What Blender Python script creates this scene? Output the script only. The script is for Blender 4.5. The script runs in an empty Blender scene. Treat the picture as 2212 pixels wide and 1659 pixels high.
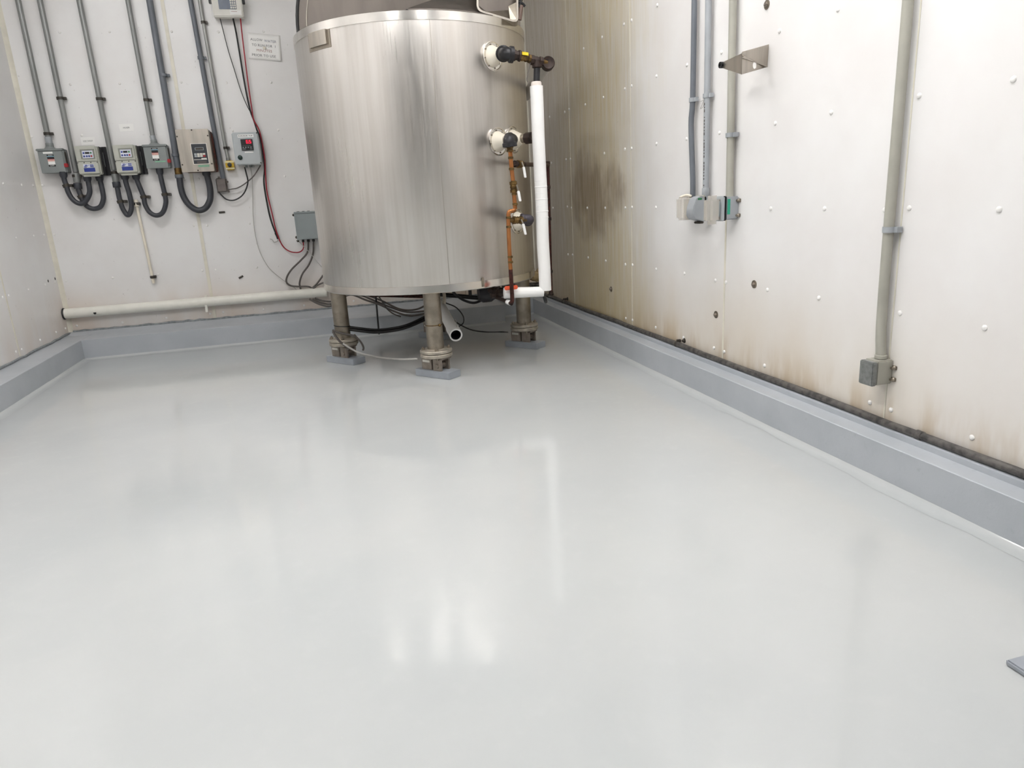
import bpy, bmesh, math, random
from mathutils import Vector, Matrix
random.seed(7)
S = bpy.context.scene
COL = S.collection
# ------------------------------------------------------------------ camera
FPX, YAW, PITCH, ROLL, CAMH = 1494.28, 0.253018, 0.262455, -0.0559823, 1.16
def cam_axes():
    cy, sy, cp, sp, cr, sr = math.cos(YAW), math.sin(YAW), math.cos(PITCH), math.sin(PITCH), math.cos(ROLL), math.sin(ROLL)
    f = Vector((sy*cp, cy*cp, -sp)); rt = Vector((cy, -sy, 0)); up = rt.cross(f)
    return cr*rt+sr*up, -sr*rt+cr*up, f
CR, CU, CF = cam_axes()
cam_d = bpy.data.cameras.new('camera'); cam = bpy.data.objects.new('camera', cam_d); COL.objects.link(cam)
cam_d.sensor_width = 36; cam_d.lens = FPX/2212*36; cam_d.clip_start = 0.02
cam.matrix_world = Matrix(((CR.x, CU.x, -CF.x, 0), (CR.y, CU.y, -CF.y, 0), (CR.z, CU.z, -CF.z, CAMH), (0, 0, 0, 1)))
S.camera = cam
# ------------------------------------------------------------------ world, exposure
w = bpy.data.worlds.new('world'); S.world = w; w.use_nodes = True
w.node_tree.nodes['Background'].inputs[0].default_value = (0.8, 0.85, 0.9, 1)
w.node_tree.nodes['Background'].inputs[1].default_value = 0.05
S.view_settings.view_transform = 'Standard'; S.view_settings.look = 'None'
S.view_settings.gamma = 1; S.view_settings.use_curve_mapping = False
S.view_settings.exposure = 0.0
LAMP_STRENGTH = 36.5

# ------------------------------------------------------------------ the room's measures (metres)
YB, XR, XL, YF, ZC = 7.06, 2.143, -2.296, -4.2, 3.55      # back, right, left, front wall, ceiling
TC, TR, TZ0, TZ1 = Vector((0.781, 5.324, 0)), 0.796, 0.582, 2.27   # tank axis, radius, bottom, rim
CFL, CFR, CFB, CFB2, CFB3 = -2.098, 2.012, 6.667, 6.43, 6.74         # curb faces
def ray(px, py): return CR*((px-1106)/FPX) + CU*(-(py-829.5)/FPX) + CF
C0 = Vector((0, 0, CAMH))
def at_y(px, py, y): d = ray(px, py); return C0+d*(y/d.y)
def at_x(px, py, x): d = ray(px, py); return C0+d*(x/d.x)
def at_z(px, py, z=0.): d = ray(px, py); return C0+d*((z-CAMH)/d.z)
def B(px, py, off=0.): return at_y(px, py, YB-off)          # measured on the back wall
def Rw(px, py, off=0.): return at_x(px, py, XR-off)         # on the right wall
def tank_at(px, py, r=TR):
    d = ray(px, py); ox, oy = -TC.x, -TC.y
    a = d.x**2+d.y**2; b = 2*(ox*d.x+oy*d.y); c = ox*ox+oy*oy-r*r
    return C0+d*((-b-math.sqrt(max(b*b-4*a*c, 0)))/(2*a))

# ------------------------------------------------------------------ materials
def lin(h):
    h = h.lstrip('#'); o = []
    for i in (0, 2, 4):
        c = int(h[i:i+2], 16)/255; o.append(c/12.92 if c <= .04045 else ((c+.055)/1.055)**2.4)
    return (*o, 1)
class NT:
    def __init__(s, name):
        s.m = bpy.data.materials.new(name); s.m.use_nodes = True; s.n = s.m.node_tree.nodes; s.l = s.m.node_tree.links
        s.p = s.n['Principled BSDF']; s.geo = s.n.new('ShaderNodeNewGeometry')
    def link(s, a, b): s.l.new(a, b)
    def noise(s, scale, stretch=(1, 1, 1), detail=4, rough=.55, off=(0, 0, 0)):
        mp = s.n.new('ShaderNodeMapping'); mp.inputs['Scale'].default_value = stretch; mp.inputs['Location'].default_value = off
        s.link(s.geo.outputs['Position'], mp.inputs['Vector'])
        t = s.n.new('ShaderNodeTexNoise'); t.inputs['Scale'].default_value = scale; t.inputs['Detail'].default_value = detail
        t.inputs['Roughness'].default_value = rough; s.link(mp.outputs[0], t.inputs['Vector']); return t.outputs['Fac']
    def rng(s, v, a, b, c=0., d=1., smooth=True):
        m = s.n.new('ShaderNodeMapRange'); m.interpolation_type = 'SMOOTHSTEP' if smooth else 'LINEAR'
        s.link(v, m.inputs[0])
        for i, x in enumerate((a, b, c, d)): m.inputs[1+i].default_value = x
        return m.outputs[0]
    def math(s, op, a, b=None, clamp=False):
        m = s.n.new('ShaderNodeMath'); m.operation = op; m.use_clamp = clamp
        for i, x in enumerate((a, b)):
            if x is None: continue
            if isinstance(x, (int, float)): m.inputs[i].default_value = x
            else: s.link(x, m.inputs[i])
        return m.outputs[0]
    def mix(s, f, a, b):
        m = s.n.new('ShaderNodeMix'); m.data_type = 'RGBA'
        if isinstance(f, (int, float)): m.inputs[0].default_value = f
        else: s.link(f, m.inputs[0])
        for i, x in ((6, a), (7, b)):
            if isinstance(x, tuple): m.inputs[i].default_value = x
            else: s.link(x, m.inputs[i])
        return m.outputs[2]
    def xyz(s):
        q = s.n.new('ShaderNodeSeparateXYZ'); s.link(s.geo.outputs['Position'], q.inputs[0]); return q.outputs
    def bump(s, h, strength, dist=.002):
        b = s.n.new('ShaderNodeBump'); b.inputs['Strength'].default_value = strength; b.inputs['Distance'].default_value = dist
        s.link(h, b.inputs['Height']); s.link(b.outputs[0], s.p.inputs['Normal'])
    def col(s, c):
        if isinstance(c, tuple): s.p.inputs['Base Color'].default_value = c
        else: s.link(c, s.p.inputs['Base Color'])
MATS = {}
def mat(name, hexc, rough=.5, metal=0., var=.12, scale=9., stretch=(1, 1, 1), dark=None, bump=0., spec=.5, bscale=None):
    if name in MATS: return MATS[name]
    t = NT(name); c = lin(hexc); d = lin(dark) if dark else tuple(x*(1-var*2) for x in c[:3])+(1,)
    n = t.noise(scale, stretch)
    t.col(t.mix(t.rng(n, .35, .7), c, d)); t.p.inputs['Roughness'].default_value = rough; t.p.inputs['Metallic'].default_value = metal
    t.p.inputs['Specular IOR Level'].default_value = spec
    if bump: t.bump(t.noise(bscale or scale*12, stretch), bump)
    MATS[name] = t.m; return t.m
def emis(name, hexc, st):
    t = NT(name); t.col(lin(hexc)); t.p.inputs['Emission Color'].default_value = lin(hexc); t.p.inputs['Emission Strength'].default_value = st
    MATS[name] = t.m; return t.m

def floor_mat():
    t = NT('floor_epoxy'); n = t.noise(.9, (1, 1, 1), 3); n2 = t.noise(14, (1, 1, 1), 3)
    c = t.mix(t.rng(n, .3, .7), lin('#bdbfbe'), lin('#b6b9b9')); c = t.mix(t.rng(n2, .5, .8, 0, .25), c, lin('#c1c3c2')); t.col(c)
    r = t.math('ADD', t.rng(t.noise(1.6, (1, 1, 1), 3), .35, .7, .07, .12), 0); t.link(r, t.p.inputs['Roughness'])
    h = t.math('ADD', t.noise(120, (1, 1, 1), 2), t.math('MULTIPLY', t.noise(5, (1, 1, 1), 2), 2.)); t.bump(h, .06, .001)
    return t.m
def curb_mat():
    t = NT('curb_paint'); n = t.noise(30, (1, 1, 1), 4); n2 = t.noise(3)
    c = t.mix(t.rng(n2, .3, .7), lin('#b5b9be'), lin('#abb0b5')); c = t.mix(t.rng(n, .62, .8, 0, .3), c, lin('#8d9195')); t.col(c)
    t.p.inputs['Roughness'].default_value = .38; t.bump(t.noise(60, (1, 1, 1), 3), .25, .003); return t.m
def wall_mat(kind):
    t = NT('wall_panel_'+kind); x, y, z = t.xyz()
    c = t.mix(t.rng(t.noise(1.7), .3, .75), lin('#edeceb'), lin('#e6e3e1'))
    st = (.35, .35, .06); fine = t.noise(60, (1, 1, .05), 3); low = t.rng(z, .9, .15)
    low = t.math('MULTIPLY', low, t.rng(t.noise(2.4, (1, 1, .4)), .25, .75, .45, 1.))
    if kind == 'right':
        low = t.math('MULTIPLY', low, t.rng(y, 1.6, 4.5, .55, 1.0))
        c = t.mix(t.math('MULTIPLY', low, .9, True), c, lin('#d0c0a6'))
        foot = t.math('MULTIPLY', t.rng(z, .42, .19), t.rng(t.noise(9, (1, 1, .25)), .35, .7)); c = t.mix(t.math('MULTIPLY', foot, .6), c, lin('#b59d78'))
        # tan grime behind and beside the tank, in vertical runs, with corner shade painted in
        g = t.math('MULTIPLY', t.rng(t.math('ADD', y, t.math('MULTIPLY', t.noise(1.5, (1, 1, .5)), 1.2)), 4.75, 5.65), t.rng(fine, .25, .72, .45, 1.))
        tan = t.mix(t.rng(y, 5.5, 6.4), lin('#cdbb88'), lin('#b5aa94'))  # grey end towards the corner: grime plus shade put into the colour
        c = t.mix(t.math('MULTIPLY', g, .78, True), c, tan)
        # a dark brown smear at waist height
        dy = t.math('DIVIDE', t.math('SUBTRACT', y, 5.36), .6); dz = t.math('DIVIDE', t.math('SUBTRACT', z, 1.14), .36)
        rr = t.math('ADD', t.math('MULTIPLY', dy, dy), t.math('MULTIPLY', dz, dz))
        rr = t.math('ADD', rr, t.math('MULTIPLY', t.math('SUBTRACT', t.noise(4., (1, 1, .7)), .5), 2.2))
        sm = t.math('MULTIPLY', t.rng(rr, 1.1, .1), t.rng(fine, .25, .75, .65, 1.))
        c = t.mix(t.math('MULTIPLY', sm, .72, True), c, lin('#6f5631'))
        sp = t.math('MULTIPLY', t.rng(t.noise(90, (1, 1, .6), 2), .71, .76), t.rng(y, 4.3, 5.4, 0, 1))
        c = t.mix(t.math('MULTIPLY', sp, .8), c, lin('#3a3024'))
    else:
        low = t.math('MULTIPLY', t.rng(z, .75, .2), t.rng(t.noise(2.2, (1, 1, .3)), .25, .7))
        c = t.mix(t.math('MULTIPLY', low, .6), c, lin('#d6c2ae'))
        if kind == 'back':
            sm = t.math('MULTIPLY', t.rng(x, .2, 1.6), t.rng(fine, .2, .8, .5, 1.)); c = t.mix(t.math('MULTIPLY', sm, .7), c, lin('#b09a78'))
        c = t.mix(t.rng(t.noise(45, (1, 1, .6), 2), .73, .77, 0, .3), c, lin('#8a7f74'))
    t.col(c); t.p.inputs['Roughness'].default_value = .33; t.bump(t.noise(90, (1, 1, 1), 2), .05, .001); return t.m
def tank_mat():
    t = NT('brushed_stainless'); x, y, z = t.xyz()
    f1 = t.noise(30, (1, 1, .04), 4); f2 = t.noise(120, (1, 1, .02), 3); big = t.noise(1.6, (1, 1, .6), 3)
    c = t.mix(t.rng(f1, .3, .75), lin('#d9d5d0'), lin('#cfcac4')); c = t.mix(t.rng(big, .4, .75, 0, .5), c, lin('#c4bdb4')); t.col(c)
    t.p.inputs['Metallic'].default_value = 1
    r = t.math('ADD', t.rng(f2, .3, .7, .27, .34), t.rng(big, .35, .7, 0, .08)); t.link(r, t.p.inputs['Roughness'])
    t.p.inputs['Anisotropic'].default_value = .0
    t.bump(f2, .05, .0006); return t.m

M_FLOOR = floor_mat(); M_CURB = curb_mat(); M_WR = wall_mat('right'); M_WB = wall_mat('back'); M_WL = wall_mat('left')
M_TANK = tank_mat()
M_CEIL = mat('ceiling_paint', '#ecebea', .6, var=.02)
M_BATTEN = mat('cream_batten', '#e6e1d2', .45, var=.06)
M_RIVET = mat('white_rivet', '#f3f1ee', .35, var=.02)
M_CAULK = mat('grey_sealant', '#8f9496', .5, scale=40, var=.2, bump=.6)
M_SS = mat('satin_steel', '#b9b2a8', .38, 1., scale=20, stretch=(1, 1, .1), var=.1)
M_SSD = mat('dull_steel', '#a39a8d', .45, 1., scale=12, var=.15)
M_BAND = mat('polished_band', '#e2ded8', .2, 1., scale=10, var=.05)
M_CAST = mat('cast_flange', '#b8b0a3', .5, .7, scale=25, var=.12)
M_CELL = mat('load_cell_steel', '#9c9288', .5, .6, scale=18, var=.12)
M_EMT = mat('grey_conduit', '#8f918f', .42, .3, scale=6, stretch=(1, 1, .3), var=.08)
M_EMTL = mat('light_conduit', '#a5a6a2', .42, .3, scale=6, var=.06)
M_PVC = mat('slate_conduit', '#696e75', .45, var=.06)
M_PVCL = mat('pale_conduit', '#a3a7ab', .45, var=.05)
M_PVCT = mat('taupe_conduit', '#a9a79c', .42, var=.05)
M_FLEX = mat('flexible_jacket', '#3a3c42', .42, var=.06)
M_BLK = mat('black_plastic', '#17171a', .45, var=.05)
M_IRON = mat('black_iron', '#232226', .42, .2, scale=30, var=.15)
M_RUST = mat('rusty_iron', '#3a2a22', .6, .3, scale=40, dark='#241a18')
M_BRASS = mat('aged_brass', '#7d6238', .42, .8, scale=30, dark='#4d3d28')
M_COPPER = mat('aged_copper', '#ad7344', .42, .75, scale=18, stretch=(1, 1, .3), dark='#85512c')
M_COPRUST = mat('blackened_copper', '#4a241e', .5, .5, scale=55, dark='#22120f')
M_WHITE = mat('white_jacket', '#f7f6f4', .45, var=.015)
M_CREAMP = mat('white_pvc_pipe', '#eceae0', .35, scale=12, var=.03)
M_CREAM = mat('cream_paint', '#efe7d6', .4, var=.05)
M_SWG = mat('switch_grey', '#868b8a', .4, var=.04)
M_DRV = mat('drive_putty', '#b7b8ae', .42, var=.03)
M_DRVD = mat('drive_rib', '#8d8e85', .5, var=.05)
M_BOXG = mat('pale_grey_box', '#b7bcbe', .4, var=.03)
M_JBG = mat('junction_grey', '#98a0a1', .42, var=.03)
M_YEL = mat('safety_yellow', '#d9b021', .38, var=.06)
M_YELP = mat('pale_yellow', '#efe3ae', .4, var=.04)
M_TAGY = mat('yellow_tag', '#f2d02a', .4, var=.03)
M_RED = mat('red_handle', '#a01f26', .4, var=.05)
M_ORANGE = mat('orange_grip', '#e8603a', .45, var=.05)
M_PAPER = mat('paper', '#f4f3f0', .35, var=.01)
M_INK = mat('black_ink', '#3b3c3e', .6, scale=60, dark='#77777a')
M_INKB = mat('blue_ink', '#494a5c', .6, scale=60, dark='#8c8ca0')
M_INKR = mat('red_ink', '#a8605a', .6, scale=60, dark='#8f7468')
M_BLUE = mat('blue_label', '#2a3c8e', .4, var=.08, scale=60)
M_NAVY = mat('blue_screen', '#3f5270', .3, var=.15, scale=60)
M_GREEN = mat('green_tag', '#7fae92', .45, var=.08, scale=60)
M_GREENB = mat('green_button', '#2f7a4a', .4, var=.05)
M_DKGRN = mat('dark_green_lamp', '#16332e', .3, var=.05)
M_CYAN = mat('blue_strip', '#8db9cf', .4, var=.05)
M_PINK = mat('pink_print', '#dba99f', .5, var=.1, scale=80)
M_KEY = mat('pale_keys', '#e6e3da', .45, var=.04)
M_LAV = mat('keypad_white', '#d5d8e4', .4, var=.03)
M_BRNBOX = mat('brown_box', '#756d69', .45, .3, scale=30, var=.1)
M_TAN = mat('tan_foam', '#b7a077', .8, scale=20, var=.15, bump=.8)
M_CABLE = mat('grey_cable', '#5d5753', .5, var=.06)
M_CABLEB = mat('black_cable', '#1d1c1e', .45, var=.05)
M_CABLER = mat('red_cable', '#a3182c', .4, var=.05)
M_CABLEW = mat('pale_cable', '#b6b3ae', .45, var=.05)
M_HEATS = mat('heatsink_rust', '#4a3128', .55, .3, scale=40, dark='#6b3224')
M_MUCK = mat('grimy_pipe', '#5e5a56', .5, scale=30, dark='#2e2b2a', bump=.5)
M_GASKET = mat('black_gasket', '#1b1a1a', .5, var=.05)
M_LIDIN = mat('lid_steel', '#7f7872', .55, 1., scale=8, stretch=(1, 1, .2), var=.08)
M_PLUM = mat('purple_cap', '#3d3842', .45, var=.1)
M_ANCHOR = mat('dark_anchor', '#4d4842', .5, .4, scale=40, var=.2)
M_GLOW = emis('red_digits', '#ff1a45', 1.3)
M_LAMP = emis('lamp_diffuser', '#fffefd', LAMP_STRENGTH)
def clear_mat(name, hexc, alpha, rough, wrinkle=0.):
    t = NT(name); t.col(lin(hexc)); t.p.inputs['Roughness'].default_value = rough; t.p.inputs['Alpha'].default_value = alpha
    if wrinkle: t.bump(t.noise(40, (1, 1, 1), 3), wrinkle, .004)
    return t.m
M_CLEAR = clear_mat('clear_cover', '#d9d2c8', .42, .18)
M_FILM = clear_mat('cling_film', '#eeeeec', .07, .1, .5)


# ------------------------------------------------------------------ mesh helpers (world coordinates)
def bmn(): return bmesh.new()
def box(bm, x0, x1, y0, y1, z0, z1, bev=0., seg=2):
    r = bmesh.ops.create_cube(bm, size=1.)
    vs = r['verts']
    for v in vs: v.co = Vector(((x0+x1)/2+v.co.x*(x1-x0), (y0+y1)/2+v.co.y*(y1-y0), (z0+z1)/2+v.co.z*(z1-z0)))
    if bev:
        es = list({e for v in vs for e in v.link_edges})
        bmesh.ops.bevel(bm, geom=es, offset=bev, segments=seg, affect='EDGES', clamp_overlap=True)
    return bm
def obox(bm, c, ux, uy, uz, bev=0.):
    """box with half-axis vectors ux, uy, uz about c"""
    r = bmesh.ops.create_cube(bm, size=2.); vs = r['verts']
    for v in vs: v.co = Vector(c)+ux*v.co.x+uy*v.co.y+uz*v.co.z
    if bev:
        bmesh.ops.bevel(bm, geom=list({e for v in vs for e in v.link_edges}), offset=bev, segments=2, affect='EDGES', clamp_overlap=True)
    return bm
def frame(a):
    a = Vector(a).normalized(); u = a.cross(Vector((0, 0, 1)))
    if u.length < 1e-3: u = Vector((1, 0, 0))
    u.normalize(); return u, a.cross(u).normalized(), a
def lathe(bm, org, axis, prof, seg=24):
    u, v, a = frame(axis); org = Vector(org); rings = []
    for r, h in prof:
        if r < 1e-6: rings.append([bm.verts.new(org+a*h)])
        else: rings.append([bm.verts.new(org+a*h+(u*math.cos(2*math.pi*i/seg)+v*math.sin(2*math.pi*i/seg))*r) for i in range(seg)])
    for p, q in zip(rings, rings[1:]):
        for i in range(seg):
            j = (i+1) % seg
            if len(p) == 1 and len(q) == 1: continue
            if len(p) == 1: bm.faces.new((p[0], q[i], q[j]))
            elif len(q) == 1: bm.faces.new((p[i], q[0], p[j]))
            else: bm.faces.new((p[i], q[i], q[j], p[j]))
    return bm
def cyl(bm, p0, p1, r, r1=None, seg=20):
    p0, p1 = Vector(p0), Vector(p1); h = (p1-p0).length
    return lathe(bm, p0, p1-p0, [(0, 0), (r, 0), (r if r1 is None else r1, h), (0, h)], seg)
def smooth_pts(pts, n=8):
    pts = [Vector(p) for p in pts]
    if len(pts) < 3: return pts
    q = [pts[0]*2-pts[1]]+pts+[pts[-1]*2-pts[-2]]; out = []
    for i in range(1, len(q)-2):
        for k in range(n):
            t = k/n; a, b, c, d = q[i-1], q[i], q[i+1], q[i+2]
            out.append(.5*((2*b)+(c-a)*t+(2*a-5*b+4*c-d)*t*t+(3*b-a-3*c+d)*t**3))
    return out+[pts[-1]]
def tube(bm, pts, r, seg=12, smooth=8):
    P = smooth_pts(pts, smooth) if smooth else [Vector(p) for p in pts]
    n = None; rings = []
    for i, p in enumerate(P):
        d = (P[min(i+1, len(P)-1)]-P[max(i-1, 0)]).normalized()
        if n is None: n = frame(d)[0]
        n = (n-d*n.dot(d)).normalized(); b = d.cross(n)
        rings.append([bm.verts.new(p+(n*math.cos(2*math.pi*k/seg)+b*math.sin(2*math.pi*k/seg))*r) for k in range(seg)])
    for p, q in zip(rings, rings[1:]):
        for k in range(seg): bm.faces.new((p[k], p[(k+1) % seg], q[(k+1) % seg], q[k]))
    bm.faces.new(rings[0][::-1]); bm.faces.new(rings[-1]); return bm
def prism(bm, poly, vec):
    """polygon (3D points) pushed along vec"""
    a = [bm.verts.new(Vector(p)) for p in poly]; b = [bm.verts.new(Vector(p)+Vector(vec)) for p in poly]
    bm.faces.new(a); bm.faces.new(b[::-1])
    for i in range(len(a)):
        j = (i+1) % len(a); bm.faces.new((a[i], b[i], b[j], a[j]))
    return bm
def strip(bm, sect, path):
    """open section: list of (path point -> 3D) functions already resolved: rows of points"""
    rows = [[bm.verts.new(Vector(p)) for p in row] for row in path]
    for a, b in zip(rows, rows[1:]):
        for i in range(len(a)-1): bm.faces.new((a[i], b[i], b[i+1], a[i+1]))
    return bm
def ball(bm, c, r, sc=(1, 1, 1), seg=16):
    q = bmesh.ops.create_uvsphere(bm, u_segments=seg, v_segments=seg//2, radius=r)
    for v in q['verts']: v.co = Vector((v.co.x*sc[0], v.co.y*sc[1], v.co.z*sc[2]))+Vector(c)
    return bm
ORG = {}
def obj(name, bm, m, parent=None, org=None, kind=None):
    bmesh.ops.recalc_face_normals(bm, faces=bm.faces)
    if parent is not None: o0 = ORG[parent.name]
    elif org is not None: o0 = Vector(org)
    else:
        xs = [v.co for v in bm.verts]
        lo = Vector((min(v.x for v in xs), min(v.y for v in xs), min(v.z for v in xs))); hi = Vector((max(v.x for v in xs), max(v.y for v in xs), max(v.z for v in xs)))
        o0 = Vector(((lo.x+hi.x)/2, (lo.y+hi.y)/2, lo.z))
    for v in bm.verts: v.co -= o0
    for f in bm.faces: f.smooth = True
    me = bpy.data.meshes.new(name); bm.to_mesh(me); bm.free()
    me.set_sharp_from_angle(angle=math.radians(35))
    me.materials.append(m)
    o = bpy.data.objects.new(name, me); COL.objects.link(o)
    if parent is not None: o.parent = parent
    else: o.location = o0
    ORG[o.name] = o0
    if kind: o['kind'] = kind
    return o
def tag(o, label, cat, group=None):
    o['label'] = label; o['category'] = cat
    if group: o['group'] = group
    return o
def thing(name, label, cat, loc, group=None):
    o = bpy.data.objects.new(name, None); COL.objects.link(o); o.location = loc; o.empty_display_size = .05
    ORG[o.name] = Vector(loc); return tag(o, label, cat, group)
def text(name, s, m, parent, c, right, up, height, thick=.0006, squeeze=None):
    """flat lettering centred at c, written along right with the given capital height"""
    cu = bpy.data.curves.new('lettering', 'FONT'); cu.body = s; cu.align_x = 'CENTER'; cu.align_y = 'CENTER'; cu.size = height/.7
    cu.resolution_u = 3; cu.space_character = 1.08
    tmp = bpy.data.objects.new('lettering', cu); COL.objects.link(tmp)
    dg = bpy.context.evaluated_depsgraph_get(); me = bpy.data.meshes.new_from_object(tmp.evaluated_get(dg))
    bpy.data.objects.remove(tmp); bpy.data.curves.remove(cu)
    right = Vector(right).normalized(); up = Vector(up).normalized(); nrm = right.cross(up)
    xs = [v.co.x for v in me.vertices]; ys = [v.co.y for v in me.vertices]
    cx, cy = (min(xs)+max(xs))/2, (min(ys)+max(ys))/2; k = 1. if squeeze is None else squeeze/(max(xs)-min(xs))
    for v in me.vertices: v.co = Vector(c)+right*((v.co.x-cx)*k)+up*(v.co.y-cy)+nrm*thick-ORG[parent.name]
    me.materials.clear(); me.materials.append(m); me.name = name
    o = bpy.data.objects.new(name, me); COL.objects.link(o); o.parent = parent; ORG[o.name] = ORG[parent.name]; return o
X, Y, Z = Vector((1, 0, 0)), Vector((0, 1, 0)), Vector((0, 0, 1))

# ================================================================== THE SETTING
bm = bmn(); box(bm, XL-.1, XR+.1, YF-.1, YB+.1, -.1, 0); obj('floor', bm, M_FLOOR, kind='structure')
bm = bmn(); box(bm, XL-.1, XR+.1, YF-.1, YB+.1, ZC, ZC+.1); obj('ceiling', bm, M_CEIL, kind='structure')
PT = .012
def panels(parent, axis, pos, seams, m, sgn):
    """wall skin: one slab per sheet, a small open joint between them"""
    for a, b in zip(seams, seams[1:]):
        bm = bmn()
        if axis == 'x': box(bm, min(pos, pos+sgn*PT), max(pos, pos+sgn*PT), a+.002, b-.002, .16, ZC, .0012, 1)
        else: box(bm, a+.002, b-.002, min(pos, pos+sgn*PT), max(pos, pos+sgn*PT), .16, ZC, .0012, 1)
        obj('panel', bm, m, parent)
bm = bmn(); box(bm, XL-.1, XR+.1, YB+PT, YB+.1, 0, ZC); wb = obj('wall_back', bm, M_WB, kind='structure')
panels(wb, 'y', YB, [XL, -1.056, .164, 1.384, XR], M_WB, 1)
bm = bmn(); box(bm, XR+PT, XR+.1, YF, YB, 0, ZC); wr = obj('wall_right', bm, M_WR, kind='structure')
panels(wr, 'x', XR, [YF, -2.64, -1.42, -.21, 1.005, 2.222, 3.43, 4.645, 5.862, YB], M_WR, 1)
bm = bmn(); box(bm, XL-.1, XL-PT, YF, YB, 0, ZC); wl = obj('wall_left', bm, M_WL, kind='structure')
panels(wl, 'x', XL, [YF, -2.6, -1.38, -.16, 1.06, 2.28, 3.495, 4.715, 5.935, YB], M_WL, -1)
bm = bmn(); box(bm, XL-.1, XR+.1, YF-.1, YF, 0, ZC); obj('wall_front', bm, mat('front_wall_grey', '#a4a4a2', .5, var=.03), kind='structure')
# battens over the joints and in the corners
def batten(parent, p0, p1, n, wd, t):
    bm = bmn(); p0, p1, n = Vector(p0), Vector(p1), Vector(n); s = (p1-p0).normalized().cross(n)
    obox(bm, (p0+p1)/2+n*t/2, s*wd/2, n*t/2, (p1-p0)/2, t*.4); return obj('batten', bm, M_BATTEN, parent)
batten(wb, (-1.056, YB, .2), (-1.056, YB, ZC), (0, -1, 0), .028, .004)
for yy in (5.935, 4.715, 3.495): batten(wl, (XL, yy, .2), (XL, yy, ZC), (1, 0, 0), .018, .003)
for yy, wd in ((5.862, .008), (4.645, .008), (3.43, .016), (2.222, .007)): batten(wr, (XR, yy, .19), (XR, yy, ZC), (-1, 0, 0), wd, .002)
bm = bmn(); prism(bm, [(XL, YB, .2), (XL+.032, YB, .2), (XL+.022, YB-.014, .2), (XL+.014, YB-.022, .2), (XL, YB-.032, .2)], (0, 0, ZC-.2)); obj('trim_1', bm, M_BATTEN, kind='structure')
bm = bmn(); prism(bm, [(XR, YB, .2), (XR, YB-.032, .2), (XR-.014, YB-.022, .2), (XR-.022, YB-.014, .2), (XR-.032, YB, .2)], (0, 0, ZC-.2)); obj('trim_2', bm, M_BATTEN, kind='structure')
# rivets, one mesh shared by all
bm = bmn(); lathe(bm, (0, 0, 0), (0, 0, 1), [(.0105, 0), (.0105, .002), (.008, .0048), (.004, .006), (0, .0064)], 12)
for f in bm.faces: f.smooth = True
RIV = bpy.data.meshes.new('rivet'); bm.to_mesh(RIV); bm.free(); RIV.materials.append(M_RIVET)
def rivet(parent, p, n):
    o = bpy.data.objects.new('rivet', RIV); COL.objects.link(o); o.parent = parent
    o.location = p-ORG[parent.name]; o.rotation_euler = Vector(n).to_track_quat('Z', 'Y').to_euler()
def pxs(ox, oy, sc, lst): return [(ox+a/sc, oy+b/sc) for a, b in lst]
RV_R = pxs(1100, 0, 2.552, [(817,28),(634,133),(675,112),(513,205),(411,268),(1491,170),(1171,288),(981,358),(812,420),(675,474),(638,490),(520,537),(420,577),(330,603),(307,617),(223,645),(1467,680),(1160,732),(978,766),(812,792),(675,818),(638,822),(525,845),(338,877),(314,880),(233,898),(1443,1150),(809,1143),(678,1143),(641,1146),(530,1146),(431,1146),(344,1146),(321,1140),(242,1146),(966,1507),(811,1484),(680,1460),(641,1458),(533,1438),(436,1420),(350,1405),(325,1403),(1138,1545),(1196,1556),(1424,1598)])
RV_R += pxs(1600, 0, 2.552, [(537,52),(985,528),(1505,437),(500,620),(463,1150),(930,1147),(1425,1155),(795,1158),(432,1642)])
RV_R += pxs(1800, 640, 5.184, [(748,188),(1697,355),(412,1190),(648,1272),(1555,1582)])
RV_R += pxs(1140, 580, 3.95, [(838,425),(895,440),(1093,502),(1330,590),(1590,678),(1678,710),(2022,828)])
for p in RV_R: rivet(wr, Rw(*p), (-1, 0, 0))
RV_B = pxs(0, 0, 5.53, [(713,385),(1308,380),(2050,377),(842,1010),(1430,998),(1997,985),(2165,982),(978,1617),(380,1632)])
RV_B += pxs(300, 0, 5.53, [(950,383),(1490,375),(1048,990),(1580,983),(1665,1555),(1120,1560)]) + pxs(400, 440, 5.53, [(770,235),(105,262),(263,258),(205,798),(362,787),(857,760),(300,1313),(455,1295),(935,1265),(1422,1215)])
RV_B += pxs(0, 560, 4.365, [(622,203),(1063,175),(1490,142),(724,627),(1155,595),(1568,552)]) + pxs(340, 260, 7.373, [(655,932),(435,935),(1925,155),(2030,890)]) + [(92, 401), (117, 507), (764, 650), (800, 646)]
for p in RV_B: rivet(wb, B(*p), (0, -1, 0))
RV_L = pxs(0, 560, 4.365, [(427,240),(270,287),(83,343),(24,358),(517,215),(616,652),(528,688),(378,762),(205,850),(150,872)]) + pxs(0, 300, 3.95, [(27,383),(183,392),(137,845),(287,828),(376,820),(282,398),(22,1352)])
for p in RV_L: rivet(wl, at_x(*p, XL), (1, 0, 0))
# drilled holes in the left wall and slotted anchors in the back wall
for i, p in enumerate(((104, 607), (119, 602))):
    bm = bmn(); q = at_x(*p, XL); lathe(bm, q, (1, 0, 0), [(0, .0012), (.011, .0012), (.013, 0)], 14); obj('anchor_hole', bm, M_GASKET, wl)
for i, (p, q) in enumerate((((473, 459), (486, 458)), ((516, 601), (525, 596)))):
    bm = bmn(); a, b = B(*p, .004), B(*q, .004); tube(bm, [a, (a+b)/2, b], .009, 8, 2); obj('slotted_anchor', bm, M_ANCHOR, wb)

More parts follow.
